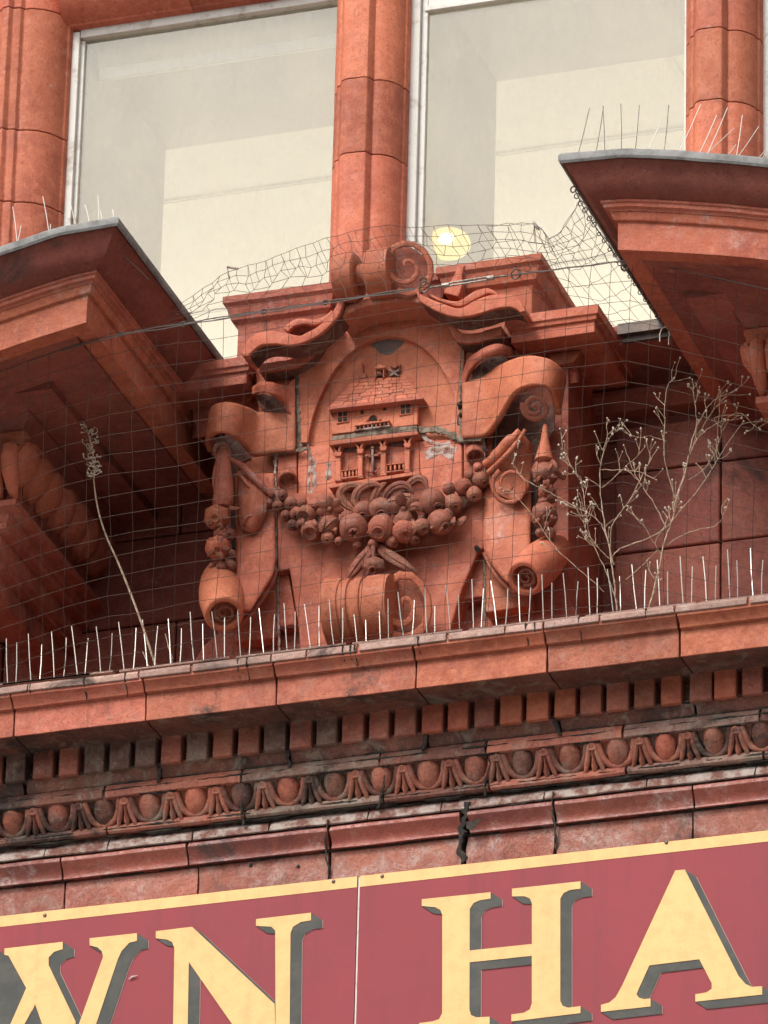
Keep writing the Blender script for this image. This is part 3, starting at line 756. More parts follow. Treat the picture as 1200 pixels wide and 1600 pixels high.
# ---------------------------------------------------------------- consoles carrying the pediment
def console(c, sg, df, ztop, label, zs_=1.0):
    """c = upper front corner of the abacus; runs back to the wall; sg=+1 right side visible"""
    t = thing('console', (c.x-sg*60*K, -df*.5*K, c.z-.15), label, 'console', 'consoles under the pediment')
    W_ = 190
    def run(name, prof, m, rnd=.6, dm=0):
        """profile (p,z) wraps side, front, other side"""
        rows = []
        for (sx, dd, k) in (('a', 0, 0), ('a', .5, 0), ('a', 1, 1), ('b', 1, 1), ('b', 0, 0)):
            row = []
            for p, z in prof:
                x = c.x+sg*p*K if sx == 'a' else c.x-sg*(W_+p)*K
                d = (df+p)*dd if k else df*dd
                if dd == 0: d = -1
                row.append(Vector((x, -d*K, c.z+z*K)))
            rows.append(row)
        g = G().grid(rows, True)
        return g.out(name, m, t, 30, rnd=rnd, fr=14)
    dz = (ztop-c.z)/K
    run('flared_neck', [(-90, 1), (-4, 1), (0, 10), (8, 22), (22, 36), (44, 48), (66, 57), (70, 62), (70, dz), (-90, dz)], TCS)
    run('abacus', [(-90, 0), (0, 0), (0, -9), (-3, -11), (-3, -22), (-8, -24), (-90, -24)], TC)
    run('bell', [(-90, -24.5), (-16, -24.5), (-20, -40), (-28, -70), (-44, -100), (-48, -108), (-90, -108)], TCS)
    run('lower_moulding', [(-120, -108.5), (-14, -108.5), (-14, -119), (-30, -122), (-32, -134), (-36, -136), (-36, -146), (-50, -149), (-50, -178), (-56, -181), (-56, -188), (-70, -191), (-72, -226), (-120, -226)], TCW)
    # overlapping leaf lobes down the side
    k = 0
    for i in range(7):
        d = df-34-i*54
        o = Vector((c.x-sg*15*K, -d*K, c.z-46*K))
        rot = Matrix.Rotation(math.radians(30*sg), 3, 'Y') @ Matrix.Rotation(math.radians(16), 3, 'X')
        g = G().ell(o, 19*K, 33*K, 42*K, 22, 14, rot=rot, fn=lambda th, ph: 1-.20*max(0, -math.cos(th))+.035*math.cos(9*ph))
        g.out('leaf_lobe', TC if i < 3 else TCW, t, 60, rnd=2, fr=40)
    # fluted tongue on the front
    for j in range(7):
        xx = -22-j*24
        pts = [Vector((c.x+sg*(xx+(j-3)*-0)*K, -(df+q)*K, c.z+z*K)) for q, z in ((-2, -26), (2, -44), (-4, -66), (-16, -86), (-30, -100))]
        G().tube(pts, [13*K, 14*K, 13*K, 10*K, 5*K], 8).out('leaf_rib', TC, t, 60, rnd=1)
    return t
cL = V(38, 672, 400)
console(cL, 1, 400, pL.z-44*K+arc(cL.x)-arc(pL.x), 'leafy console at the left under the left pediment half')
cR = V(1162, 515, 400)
console(cR, -1, 400, pR.z-44*K+arc(cR.x)-arc(pR.x), 'console at the right edge with grooved tongue under the right pediment half')
# blocks under the sill at the right, catching a little light
ret = thing('wall_pier', V(1010, 700, 20), 'flat projecting strip of wall in shade to the right of the cartouche', 'pier')
pz0, pz1 = Z(1100, 20, 1000), Z(668, 20, 985)
xpa = XS(961, Z(700, 22, 961), 22)
zj = [pz0, Z(862, 22, 1000), Z(742, 22, 961), pz1]
for a, b in zip(zj[:-1], zj[1:]):
    for q in range(4):
        blockbox('wall_block', xpa+q*170*K, xpa+(q+1)*170*K, a, b, 1, 22+random.uniform(-.8, .8), TCS, ret)

# ================================================================ CARTOUCHE
def wrapblock(name, xa, xb, zt, d0, prof, m, parent, rnd=.6):
    rows = []
    for k in range(6):
        row = []
        for p, z in prof:
            x, d = ((xa-p*K, -1), (xa-p*K, d0+p), (xa-p*K, d0+p), (xb+p*K, d0+p), (xb+p*K, d0+p), (xb+p*K, -1))[k]
            if k in (2, 3): x = (xa*(4-k*1.0)+xb*(k-1.0))/3 if False else (xa+(xb-xa)*(.33 if k == 2 else .67))
            row.append(Vector((x, -d*K, zt+z*K)))
        rows.append(row)
    g = G().grid(rows, True); n = len(prof); t = tri(prof)
    g.f += [tuple(x) for x in t]+[tuple(i+5*n for i in x) for x in t]
    return g.out(name, m, parent, 28, rnd=rnd, fr=14)
pier = thing('cartouche_pier', (V(620, 1000, 90).x, -90*K, zlip), 'broad terracotta pier with stepped cornice blocks behind the carved cartouche', 'pier')
G().slab([(352, 560), (888, 545), (888, 925), (893, 945), (906, 962), (912, 1010), (303, 1075), (303, 1035), (318, 1010), (340, 990), (352, 960)], 0, 180).out('pier_body', TCW, pier, 30)
LB = [(-70, 0), (8, 0), (8, -15), (5, -17), (4, -23), (0, -24), (0, -43), (-3, -44), (-58, -44), (-60, -62), (-63, -70), (-66, -90), (-70, -90)]
for (xl, yl), (xr, yr), sd in (((255, 572), (391, 557), 0), ((789, 493), (935, 477), 1)):
    a, b = V(xl, yl, 245), V(xr, yr, 245)
    wrapblock('cornice_block', a.x+8*K-(40*K if sd == 0 else 0), b.x-8*K, (a.z+b.z)/2, 237, LB, TC if sd else TCW, pier)
UB = [(-30, 0), (20, 0), (20, -12), (15, -17), (13, -26), (10, -33), (9, -38), (2, -44), (0, -52), (0, -130), (-30, -130)]
a, b = V(346, 466, 212), V(846, 393, 212)
xs_ = [a.x+22*K, V(505, 447, 212).x, V(700, 412, 212).x, b.x-20*K]
wrapblock('upper_cornice_block', xs_[0], xs_[1], (a.z+b.z)/2, 192, UB, TCW, pier)
wrapblock('upper_cornice_block', xs_[1]+24*K, xs_[2]-24*K, (a.z+b.z)/2-3*K, 180, UB, TCS, pier)
wrapblock('upper_cornice_block', xs_[2], xs_[3], (a.z+b.z)/2, 192, UB, TC, pier)
for x0_, x1_, yy in ((858, 906, 549), (352, 400, 610)):
    G().slab([(x0_, yy+4), (x1_, yy-2), (x1_-3, yy+8), (x1_-10, yy+17), (x0_, yy+24)], 150, 192).out('necking', TC, pier, 30)

car = thing('cartouche', (V(603, 1000, 250).x, -215*K, zlip), 'carved terracotta cartouche with scrolls, a fruit garland and a castle in relief', 'cartouche')
def S_(name, poly, d0, d1, m=None, b=2.5, rnd=0):
    return bev(G().slab(poly, d0, d1).out(name, m or TC, car, 30, rnd=rnd), b, 3)
S_('shield_panel', [(462, 705), (463, 565), (480, 552), (497, 530), (514, 502), (545, 474), (575, 464), (605, 460), (640, 462), (668, 470), (690, 486), (704, 502), (718, 524), (724, 540), (722, 700)], 178, 212, TCJ)
S_('arched_surround', [(465, 692), (463, 563), (480, 549), (497, 527), (512, 499), (524, 480), (545, 468), (575, 459), (605, 455), (640, 457), (672, 465), (692, 480), (704, 499), (718, 521), (725, 536), (723, 684),
      (714, 684), (714, 645), (706, 608), (697, 587), (684, 567), (669, 550), (652, 537), (630, 528), (605, 525), (582, 530), (560, 541), (540, 557), (523, 577), (508, 602), (496, 629), (488, 652), (483, 675), (481, 691)], 178, 223, TC, 2)
S_('panel_block', [(465, 698), (722, 686), (722, 760), (600, 768), (465, 772)], 178, 219, TCJ)
S_('lower_panel', [(433, 706), (463, 703), (463, 770), (600, 766), (724, 757), (724, 690), (755, 688), (755, 857), (747, 861), (722, 920), (701, 990), (698, 1012), (470, 1035), (466, 980), (452, 889), (433, 893)], 178, 221, TCJ)
S_('side_panel', [(376, 716), (429, 710), (429, 898), (400, 945), (372, 968)], 178, 208)
S_('side_panel', [(759, 686), (778, 665), (800, 640), (826, 640), (828, 900), (800, 915), (759, 862)], 178, 208)
S_('base_plate', [(366, 1003), (431, 997), (431, 905), (400, 945), (366, 960)], 178, 206)
S_('base_plate', [(434, 894), (450, 891), (464, 976), (434, 980)], 178, 204)
S_('base_plate', [(757, 866), (800, 918), (828, 925), (828, 946), (757, 958)], 178, 206)
S_('base_plate', [(755, 866), (744, 872), (712, 938), (755, 933)], 178, 204)
# rolled lower straps
loft('lower_strap', [[(371, 742, 212), (371, 800, 214), (371, 860, 226), (370, 905, 246), (366, 940, 256)],
                     [(402, 742, 224), (401, 815, 226), (400, 880, 238), (390, 922, 254), (368, 955, 268)],
                     [(429, 742, 218), (430, 830, 222), (429, 890, 232), (412, 923, 248), (390, 955, 256), (367, 976, 262)][:5]], TCJ, car, 11, 6, 4, rnd=.8)
loft('lower_strap', [[(758, 760, 218), (758, 815, 222), (758, 858, 232), (774, 888, 246), (797, 913, 258)],
                     [(790, 760, 224), (790, 805, 226), (790, 845, 238), (800, 872, 254), (812, 894, 268)],
                     [(829, 760, 214), (830, 790, 216), (829, 830, 230), (829, 858, 252), (828, 880, 268)]], TCJ, car, 11, 6, 4, rnd=.8)
def lathe(name, P0, ax, prof, m, parent, n=28, rnd=.8, smooth=50, squash=1.):
    """prof [(distance along axis, radius)] in drawing units"""
    ax = ax.normalized(); a = ax.orthogonal().normalized(); b = ax.cross(a)
    g = G().grid([[P0+ax*(t*K)+(a*math.cos(q)+b*math.sin(q)*squash)*(r*K) for q in (2*math.pi*k/n for k in range(n))] for t, r in prof], True, True)
    return g.out(name, m, parent, smooth, rnd=rnd, fr=16)
def axis(f, u, r): return (-fw*f - UP*u + RT*r).normalized()      # a fixed direction in space
def barrel(cx, cy, d, ax, sc=1.):
    c = V(cx, cy, d)
    A = lathe('rolled_volute', c, ax, [(t*sc, r*sc) for t, r in [(-168, 4), (-162, 12), (-146, 21), (-118, 29), (-84, 34), (-50, 35), (-20, 32), (-4, 30.5), (0, 29.5), (1.5, 27), (0, 21.5), (-10, 20.5), (-24, 19), (-25, 2)]], TCJ, car)
    a = ax.orthogonal().normalized(); b = ax.cross(a)
    swirl('volute_eye', c-ax*(4*K*sc), a, b, ax, 17.5*sc, 4*sc, 1.6, 12*sc, 7*sc, TCF, A)
    return A
barrel(350, 960, 296, axis(.90, .42, .08))
barrel(820, 904, 296, axis(.86, .34, -.38), .95)
# big upper curls, rolled outwards
loft('upper_curl', [[(462, 648, 226), (430, 647, 228), (402, 646, 238), (386, 638, 262), (369, 633, 288), (352, 631, 299), (339, 634, 290), (331, 643, 262), (334, 656, 225)],
                    [(462, 678, 228), (430, 678, 231), (400, 677, 243), (383, 666, 266), (367, 657, 293), (350, 654, 304), (336, 656, 294), (328, 665, 264), (331, 680, 225)],
                    [(462, 706, 228), (430, 708, 230), (397, 711, 240), (380, 694, 264), (365, 682, 290), (348, 676, 302), (334, 678, 294), (325, 688, 264), (329, 706, 225)]], TCJ, car, 9, 6, 5, rnd=.6)
loft('upper_curl', [[(724, 600, 228), (755, 592, 231), (780, 574, 250), (804, 563, 278), (829, 558, 298), (856, 563, 300), (874, 577, 280), (881, 592, 240)],
                    [(724, 645, 229), (757, 638, 233), (780, 614, 254), (804, 592, 282), (829, 581, 302), (852, 585, 304), (869, 601, 286), (876, 620, 245)],
                    [(724, 686, 228), (760, 681, 232), (779, 658, 254), (801, 620, 280), (819, 606, 298), (842, 602, 304), (861, 611, 292), (872, 648, 250)]], TCJ, car, 9, 6, 5, rnd=.6)
vt = (DA*.72+ZA*.69).normalized(); wt_ = XA.cross(vt)
if wt_.y > 0: wt_ = -wt_
swirl('curl_core', V(835, 637, 282), XA, vt, wt_, 23, 4, 2.1, 22, 9, TCF, car, start=2.6)
swirl('curl_core', V(349, 706, 268), XA, vt, wt_, 18, 4, 1.8, 20, 8, TCB, car, start=.6)
# small curls and shelves above
loft('small_curl', [[(461, 592, 226), (449, 604, 230), (436, 603, 244), (421, 600, 262), (406, 600, 258), (398, 606, 225)],
                    [(461, 620, 226), (450, 618, 232), (436, 609, 248), (421, 603, 268), (407, 602, 262), (397, 611, 225)],
                    [(461, 652, 226), (449, 645, 230), (443, 629, 240), (428, 618, 262), (412, 614, 262), (397, 617, 225)]], TC, car, 7, 6, 4, rnd=.6)
loft('small_curl', [[(724, 590, 226), (732, 566, 232), (742, 556, 246), (760, 545, 262), (780, 540, 262), (798, 545, 225)],
                    [(724, 600, 226), (731, 576, 234), (742, 562, 250), (760, 551, 268), (780, 545, 268), (799, 553, 225)],
                    [(724, 612, 226), (732, 588, 232), (742, 571, 246), (760, 558, 262), (781, 552, 264), (800, 563, 225)]], TC, car, 7, 6, 4, rnd=.6)
S_('curl_panel', [(398, 576), (460, 566), (460, 648), (430, 650), (404, 645)], 178, 216)
S_('curl_panel', [(727, 530), (786, 516), (800, 560), (780, 600), (727, 690)], 178, 216)
def strap(name, top, bot, d1, d0, m=None, n=6, b=2., rnd=.6, dark_under=True):
    T, B = spl(top, n), spl(bot, n)
    rows = []
    for (tx, ty), (bx, by) in zip(T, B):
        tf, bf = V(tx, ty, d1), V(bx, by, d1)
        mid = (tf+bf)*.5 + DA*(1.2*K)
        rows.append([tf, mid, bf, Vector((bf.x, -d0*K, bf.z)), Vector((tf.x, -d0*K, tf.z))])
    o = bev(G().grid(rows, True, True).out(name, m or TC, car, 28, rnd=rnd), min(b, 1.3), 2)
    if d1-d0 > 30 and dark_under:
        u_ = []
        for r_ in rows[1:-1]:
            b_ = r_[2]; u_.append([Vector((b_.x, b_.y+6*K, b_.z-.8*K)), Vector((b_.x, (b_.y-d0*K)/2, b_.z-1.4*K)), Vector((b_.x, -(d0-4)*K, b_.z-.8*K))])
        G().grid(u_).out('soot_shade_underside', TCS2, o, 60, rnd=1)  # soot tone that also paints the deep shade beneath the strap
    return o
strap('shelf', [(405, 568), (430, 565), (456, 560), (480, 545), (497, 524), (510, 500), (516, 492)], [(405, 582), (432, 579), (460, 574), (486, 558), (504, 533), (517, 508), (524, 498)], 246, 205)
strap('shelf', [(700, 488), (706, 503), (720, 519), (745, 520), (765, 514), (783, 509)], [(697, 500), (702, 514), (716, 534), (745, 535), (766, 529), (784, 523)], 246, 205)
strap('hood_strap', [(378, 556), (382, 540), (392, 526), (410, 518), (430, 517), (450, 521), (468, 524), (480, 519), (495, 511), (510, 498), (522, 485), (529, 462), (534, 435), (541, 392)],
      [(388, 556), (396, 547), (402, 542), (412, 538), (430, 537), (450, 539), (467, 537), (484, 531), (501, 521), (518, 506), (531, 490), (538, 468), (544, 440), (553, 402)], 296, 256)
strap('hood_strap', [(650, 455), (668, 465), (696, 476), (720, 481), (745, 468), (767, 461), (794, 460), (813, 470), (821, 486)],
      [(655, 470), (675, 482), (696, 491), (718, 495), (745, 491), (770, 483), (794, 479), (807, 483), (813, 488)], 296, 256)
strap('hood_arch', [(524, 486), (550, 473), (580, 465), (610, 461), (640, 459), (664, 463), (690, 476)], [(529, 500), (552, 486), (580, 477), (610, 473), (640, 472), (664, 476), (690, 489)], 284, 222, TCW, dark_under=False)
strap('ribbon_fold', [(668, 457), (690, 466), (714, 470), (730, 462), (745, 453), (763, 450), (778, 458)], [(668, 462), (690, 472), (716, 479), (732, 474), (746, 466), (763, 459), (778, 463)], 272, 224)
strap('ribbon_fold', [(442, 512), (456, 501), (472, 497), (490, 499), (506, 494), (518, 484)], [(450, 518), (460, 510), (474, 506), (490, 508), (508, 503), (522, 490)], 270, 224, TCW)
strap('rear_scroll', [(693, 458), (704, 440), (712, 424), (716, 414)], [(716, 464), (722, 445), (722, 430), (726, 414)], 215, 190)
# top and bottom console scrolls, axis along the wall
def console_scroll(cx0, cx1, cy, d, R, name, ecx, ecy, ux, ud, prof, ri=6, turns=1.75, th=17, RE=None):
    c = V(cx0, cy, d); n = 30; rows = []
    xe = XS(cx1, c.z, d)
    for t, r in prof:
        x = c.x+(xe-c.x)*t
        rows.append([Vector((x, c.y-math.cos(q)*r*R*K, c.z+math.sin(q)*r*R*K)) for q in (2*math.pi*k/n for k in range(n))])
    A = G().grid(rows, True, True).out(name, TC, car, 40, rnd=1.0, fr=14)
    u = (XA*ux-DA*ud); v = ZA; wv = (XA*ud+DA*ux).normalized()
    e = Vector((0, -(d)*K, c.z)); e.x = XS(ecx, c.z, d); e.z += (V(ecx, ecy, d).z-V(ecx, cy-(ecx-cx0)*.118, d).z)
    swirl('scroll_end', e, u, v, wv, RE or R*1.14, ri, turns, 30, th, TC, A, start=math.radians(250), cone=6, sgn=1)
    bk = e-wv*(12*K)
    G().grid([[bk+(u*math.cos(q)+v*math.sin(q))*(rr_*K)-wv*(zz_*K) for q in (2*math.pi*k/24 for k in range(24))] for rr_, zz_ in (((RE or R*1.14)*.9, 18), ((RE or R*1.14)*.9, 0), (1, 0))], True).out('scroll_web', TCW, A)
    G().ell(e-wv*(34*K), R*.42*K, R*.2*K, R*.7*K, 20, 12).out('scroll_core', TC, A)
    return A
console_scroll(520, 598, 962, 292, 54, 'base_scroll', 629, 948, .64, .40,
   [(-.02, .2), (-.02, 1.10), (.05, 1.10), (.12, 1.05), (.28, 1.0), (.29, .96), (.31, .96), (.32, .99), (.46, .98), (.47, .93), (.50, .92), (.53, .95), (.58, 1.0), (.66, 1.01), (.72, .98), (.73, .93), (.76, .93), (.80, .98), (1.0, .98), (1.25, .96), (1.27, .3)])
console_scroll(529, 600, 437, 296, 39, 'crown_scroll', 634, 421, .78, .44,
   [(-.02, .2), (-.02, .9), (.02, .98), (.40, .98), (.44, .9), (.46, .5), (.66, .5), (.68, .95), (.72, 1.0), (1.0, 1.02), (1.2, 1.0), (1.22, .3)], th=13, RE=50, turns=1.8)
G().ell(V(577, 415, 300), 12*K, 10*K, 13*K, 14, 10).out('scroll_knop', TC, car)

# ---------------------------------------------------------------- garland of fruit
gar = thing('tmp', (0, 0, 0), 'x', 'x'); bpy.data.objects.remove(gar)
def fruit(cx, cy, r, d, kind='plain', asp=1., ang=0., m=None, parent=None, name='fruit'):
    c = V(cx, cy, d); rr = random.Random(int(cx*31+cy))
    ey = axis(.9, rr.uniform(-.1, .5), rr.uniform(-.4, .4))     # where its blossom end points
    if ang: ey = axis(.75, .3, .6*ang)
    a = ey.orthogonal().normalized(); b = ey.cross(a)
    rot = Matrix((a, b, ey)).transposed()
    def fn(th, ph):
        k = 1.
        if kind in ('plain', 'ring', 'pome'): k -= .42*math.exp(-(th/.30)**2)
        if kind == 'rib': k += .07*math.cos(ph*9)
        if kind in ('plain', 'ring'): k += .05*noise.noise(Vector((math.cos(ph)*2, math.sin(ph)*2, th*1.5+cy)))
        if kind == 'pome': k += .035*math.cos(ph*5)*math.sin(th)
        if kind == 'bump': k += .15*noise.noise(Vector((math.sin(th)*math.cos(ph)*3.2, math.sin(th)*math.sin(ph)*3.2, math.cos(th)*3.2+cx)))+.07*math.cos(ph*7+3*th)*math.sin(th)-.34*math.exp(-(th/.34)**2)
        if kind == 'cup' and th < 1.0: k *= .45+.55*(th/1.0)**.6 if th > .75 else .45
        return k
    g = G().ell(c, r*K, r*K, r*K*asp, 20, 16, rot=rot, fn=fn)
    tip = c+ey*(r*asp*.86*K)
    if kind in ('plain', 'ring', 'pome', 'bump'):
        q = r*(.30 if kind != 'ring' else .42)
        ring = [tip+(a*math.cos(t)+b*math.sin(t))*(q*K) for t in (2*math.pi*k/12 for k in range(13))]
        g.tube(ring, max(.9, r*.085)*K, 6)
    if kind == 'pome':
        for k in range(5):
            t = 2*math.pi*k/5
            g.ell(tip+(a*math.cos(t)+b*math.sin(t))*(r*.25*K), r*.13*K, r*.13*K, r*.16*K, 8, 6)
    return g.out(name, m or TCF, parent, 60, rnd=.9, fr=50)
def leaf(pts, w, parent, m=None, fold=.35, name='leaf', side=None, vein=True):
    """curved leaf along pts (px,py,d) with half-width w"""
    P = [V(*p) for p in spl(pts, 5)]; n = len(P); rows = []
    for i, p in enumerate(P):
        t = (P[min(i+1, n-1)]-P[max(i-1, 0)]).normalized(); s = t.cross(DA).normalized()
        k = i/(n-1); ww = w*K*(math.sin(math.pi*min(1, .12+.86*k))**.75)
        rows.append([p-s*ww-DA*ww*fold*.6, p-s*ww*.6+DA*ww*fold*.5, p-s*ww*.12+DA*ww*fold*.2, p+DA*ww*fold*(.75 if vein else 0), p+s*ww*.12+DA*ww*fold*.2, p+s*ww*.6+DA*ww*fold*.5, p+s*ww-DA*ww*fold*.6])
    o = G().grid(rows).out(name, m or TCF, parent, 70, rnd=.7, fr=50)
    return solid(o, 3.0)
garl = G().tube([V(x, y, d) for x, y, d in spl([(425, 772, 224), (455, 795, 228), (500, 815, 232), (560, 828, 234), (620, 826, 234), (680, 812, 232), (722, 785, 228), (748, 755, 224)], 5)], 13*K, 10).out('garland', TCB, car)
cf = lambda x, y: (400+x/3, 740+y/3)
FR = [(60, 135, 22, 'plain'), (103, 152, 25, 'ring'), (125, 100, 23, 'ring'), (165, 142, 30, 'plain'), (140, 197, 24, 'plain'), (192, 190, 31, 'plain'), (240, 192, 44, 'cup'), (258, 268, 44, 'cup'),
      (172, 242, 24, 'plain'), (218, 138, 23, 'plain'), (275, 150, 30, 'bump'), (345, 245, 44, 'rib'), (340, 302, 32, 'plain'), (388, 316, 18, 'ring'), (458, 255, 62, 'pome'), (590, 255, 59, 'ring'),
      (505, 180, 46, 'plain'), (585, 168, 50, 'plain'), (428, 205, 30, 'bump'), (695, 225, 48, 'bump'), (695, 272, 50, 'ring'), (778, 250, 37, 'ring'), (825, 135, 58, 'plain'), (865, 228, 54, 'plain'),
      (925, 140, 39, 'plain'), (972, 62, 37, 'plain'), (905, 70, 29, 'plain'), (1022, 97, 34, 'plain'), (1052, 30, 34, 'plain'), (1000, 8, 22, 'plain'), (1040, -28, 20, 'plain'), (640, 320, 26, 'bump'), (740, 305, 24, 'plain'), (550, 330, 22, 'plain'), (475, 335, 20, 'plain'), (210, 240, 22, 'plain'), (900, 190, 26, 'plain'), (30, 100, 14, 'bump')]
for i, (x, y, r, kd) in enumerate(FR):
    px_, py_ = cf(x, y)
    edge = min(1, abs(px_-590)/170)
    fruit(px_, py_, r/3*1.1, 256-22*edge**2 + (5 if kd in ('ring', 'pome') else 0), kd, asp=random.uniform(.95, 1.2), ang=(1 if px_ > 600 else -1)*random.uniform(0, .8), m=TCF if i % 5 else TCW, parent=garl)
def flower(cx, cy, r, d, n=5, parent=None, name='flower', m=None):
    c = V(cx, cy, d); g = G(); ax = axis(.9, .15, .1); a = ax.orthogonal().normalized(); b = ax.cross(a)
    for k in range(n):
        t = 2*math.pi*k/n+.3; u = a*math.cos(t)+b*math.sin(t); s = ax.cross(u)
        rot = Matrix((u, s, ax)).transposed()
        g.ell(c+u*(r*.6*K)+ax*(2*K), r*.48*K, r*.36*K, r*.16*K, 12, 8, rot=rot, fn=lambda th, ph: 1-.15*max(0, math.cos(th)))
    g.ell(c+ax*(4*K), r*.2*K, r*.2*K, r*.2*K, 10, 8)
    return g.out(name, m or TCF, parent, 60, rnd=.7, fr=50)
flower(*cf(345, 165), 20, 252, 7, garl); flower(*cf(690, 165), 25, 264, 5, garl)
for pts, w_ in (([(560, 800, 240), (538, 785, 246), (532, 768, 252), (548, 757, 256), (572, 762, 254)], 8), ([(575, 802, 240), (556, 785, 248), (560, 766, 256), (580, 755, 260), (598, 760, 256)], 8),
                ([(588, 800, 240), (584, 780, 250), (592, 762, 256), (604, 754, 254)], 8), ([(600, 800, 240), (602, 775, 250), (616, 760, 256), (634, 758, 256), (646, 772, 250)], 8.5),
                ([(612, 796, 240), (622, 778, 252), (640, 776, 256), (648, 784, 252)], 7), ([(628, 790, 236), (634, 764, 244), (648, 748, 250), (662, 750, 250), (668, 768, 246)], 7.5),
                ([(604, 786, 262), (618, 782, 268), (632, 790, 264)], 9), ([(634, 796, 264), (650, 790, 268), (660, 798, 262)], 8), ([(612, 808, 262), (622, 816, 270), (626, 830, 262)], 7),
                ([(640, 812, 262), (646, 824, 268), (642, 838, 262)], 7)):
    leaf(pts, w_, garl)
for k in range(16):
    px_ = 470+k*17; py_ = 800+26*(1-((px_-595)/130)**2)+random.uniform(-6, 8); a_ = random.uniform(-.9, .9)
    leaf([(px_, py_, 246), (px_+9*math.sin(a_), py_+9*math.cos(a_), 262), (px_+20*math.sin(a_), py_+17*math.cos(a_), 254)], random.uniform(4.5, 6.5), garl)
# pendant below the garland
pend = fruit(584, 888, 17.5, 262, 'bump', .95, parent=car, name='pendant_fruit')
leaf([(581, 846, 246), (574, 862, 258), (560, 880, 260), (549, 896, 256), (541, 907, 250)], 11, car, name='pendant_leaf')
leaf([(587, 846, 246), (600, 862, 258), (620, 876, 260), (638, 887, 256), (652, 896, 250)], 10, car, name='pendant_leaf')
G().tube([V(584, 842, 250), V(583, 858, 262), V(584, 875, 264)], [3*K, 4*K, 2*K], 8).out('pendant_stalk', TCF, car)
# rings and rolled ribbon beside the garland
for x, y, r in ((448, 748, 15.5), (741, 711, 14)):
    c = V(x, y, 226); ax = axis(.8, .4, .15)
    lathe('ribbon_ring', c, ax, [(-10, r*.9), (6, r), (8, r*.97), (8.5, r*.8), (5, r*.66), (-3, r*.6), (-3.2, 1)], TCW, car, 22)
G().tube([V(*p) for p in spl([(357, 716, 262), (375, 726, 262), (393, 742, 256), (412, 762, 248), (428, 775, 240)], 4)], [4*K]*4+[5.5*K]*4+[6*K]*4+[5.5*K]*4+[3*K], 10).out('rolled_ribbon', TCW, car, 60, rnd=1)
G().tube([V(*p) for p in spl([(372, 738, 252), (388, 757, 250), (404, 772, 244), (424, 782, 236)], 4)], [3*K]*4+[4.5*K]*4+[4*K]*4+[2*K], 10).out('rolled_ribbon', TCW, car, 60, rnd=1)
loft('ribbon_tongue', [[(373, 735, 232), (373, 765, 234), (373, 790, 236), (374, 812, 238), (379, 828, 238)], [(392, 742, 246), (394, 765, 250), (395, 790, 254), (394, 812, 254), (393, 832, 244)], [(400, 752, 236), (412, 766, 240), (417, 785, 240), (413, 808, 238), (402, 828, 236)]], TC, car, 6, 6, 5, rnd=.5)
lathe('tongue_eye', V(392, 815, 250), axis(.85, .3, 0), [(-3, 12), (1, 12), (3, 10), (2, 6), (-2, 4), (-2.2, 1)], TCW, car, 20)
G().tube([V(*p) for p in spl([(812, 674, 262), (800, 686, 262), (785, 702, 258), (770, 718, 250), (757, 727, 240)], 4)], [6*K]*4+[9.5*K]*4+[9*K]*4+[7*K]*4+[3*K], 12).out('rolled_ribbon', TC, car, 60, rnd=1)
G().tube([V(*p) for p in spl([(820, 672, 262), (806, 694, 266), (790, 714, 262), (773, 730, 254), (762, 740, 246)], 4)], [3*K]*4+[4.5*K]*4+[5*K]*4+[5*K]*4+[3*K], 10).out('rolled_ribbon', TC, car, 60, rnd=1)
loft('ribbon_sheet', [[(815, 676, 250), (798, 704, 250), (780, 726, 246), (767, 742, 240), (768, 764, 236)], [(826, 690, 240), (816, 715, 240), (800, 740, 240), (786, 760, 240), (788, 778, 240)], [(830, 700, 226), (830, 725, 226), (828, 750, 228), (824, 768, 232), (806, 786, 238)]], TC, car, 6, 6, 5, rnd=.5)
va = (ZA*.9+DA*.35).normalized(); wa = -(XA.cross(va)) if XA.cross(va).y > 0 else XA.cross(va)
swirl('ribbon_scroll', V(796, 757, 254), XA, va, wa, 31, 5, 1.7, 16, 8, TC, car, start=math.radians(120), sgn=1)
# hanging fruit drops
dr = lathe('fruit_drop', V(852, 668, 262), -ZA+DA*.05, [(-4, 3), (0, 4), (12, 5), (26, 7), (38, 10), (50, 13), (58, 15), (62, 8)], TCJ, car, 16)
fruit(852, 742, 19.5, 264, 'bump', 1., parent=dr); fruit(854, 768, 13, 262, 'bump', .9, parent=dr, m=TCW); fruit(862, 778, 9, 258, 'bump', .9, parent=dr)
fruit(851, 806, 20.5, 264, 'bump', 1.05, parent=dr); fruit(844, 832, 7.5, 266, 'plain', parent=dr); fruit(860, 832, 8, 264, 'plain', parent=dr); fruit(850, 786, 10, 258, 'bump', parent=dr)
leaf([(850, 716, 266), (840, 725, 272), (830, 735, 264)], 6, dr); leaf([(855, 716, 266), (866, 728, 272), (868, 742, 264)], 6, dr); leaf([(866, 735, 262), (878, 744, 256), (884, 748, 250)], 5, dr)
dl = lathe('fruit_drop', V(350, 700, 262), -ZA+DA*.05+XA*.03, [(-4, 8), (0, 10), (20, 12), (40, 13), (60, 14), (80, 15), (96, 16), (104, 10)], TCW, car, 16, rnd=2.5)
fruit(339, 808, 20, 266, 'bump', 1., parent=dl, m=TC); fruit(358, 835, 10, 258, 'bump', parent=dl); fruit(346, 836, 12, 262, 'bump', parent=dl, m=TCW); fruit(340, 856, 19, 266, 'bump', 1., parent=dl, m=TC)
fruit(346, 886, 8.5, 264, 'plain', parent=dl); fruit(360, 884, 9, 258, 'bump', parent=dl); fruit(332, 884, 6, 260, 'plain', parent=dl); fruit(360, 866, 8, 256, 'bump', parent=dl)
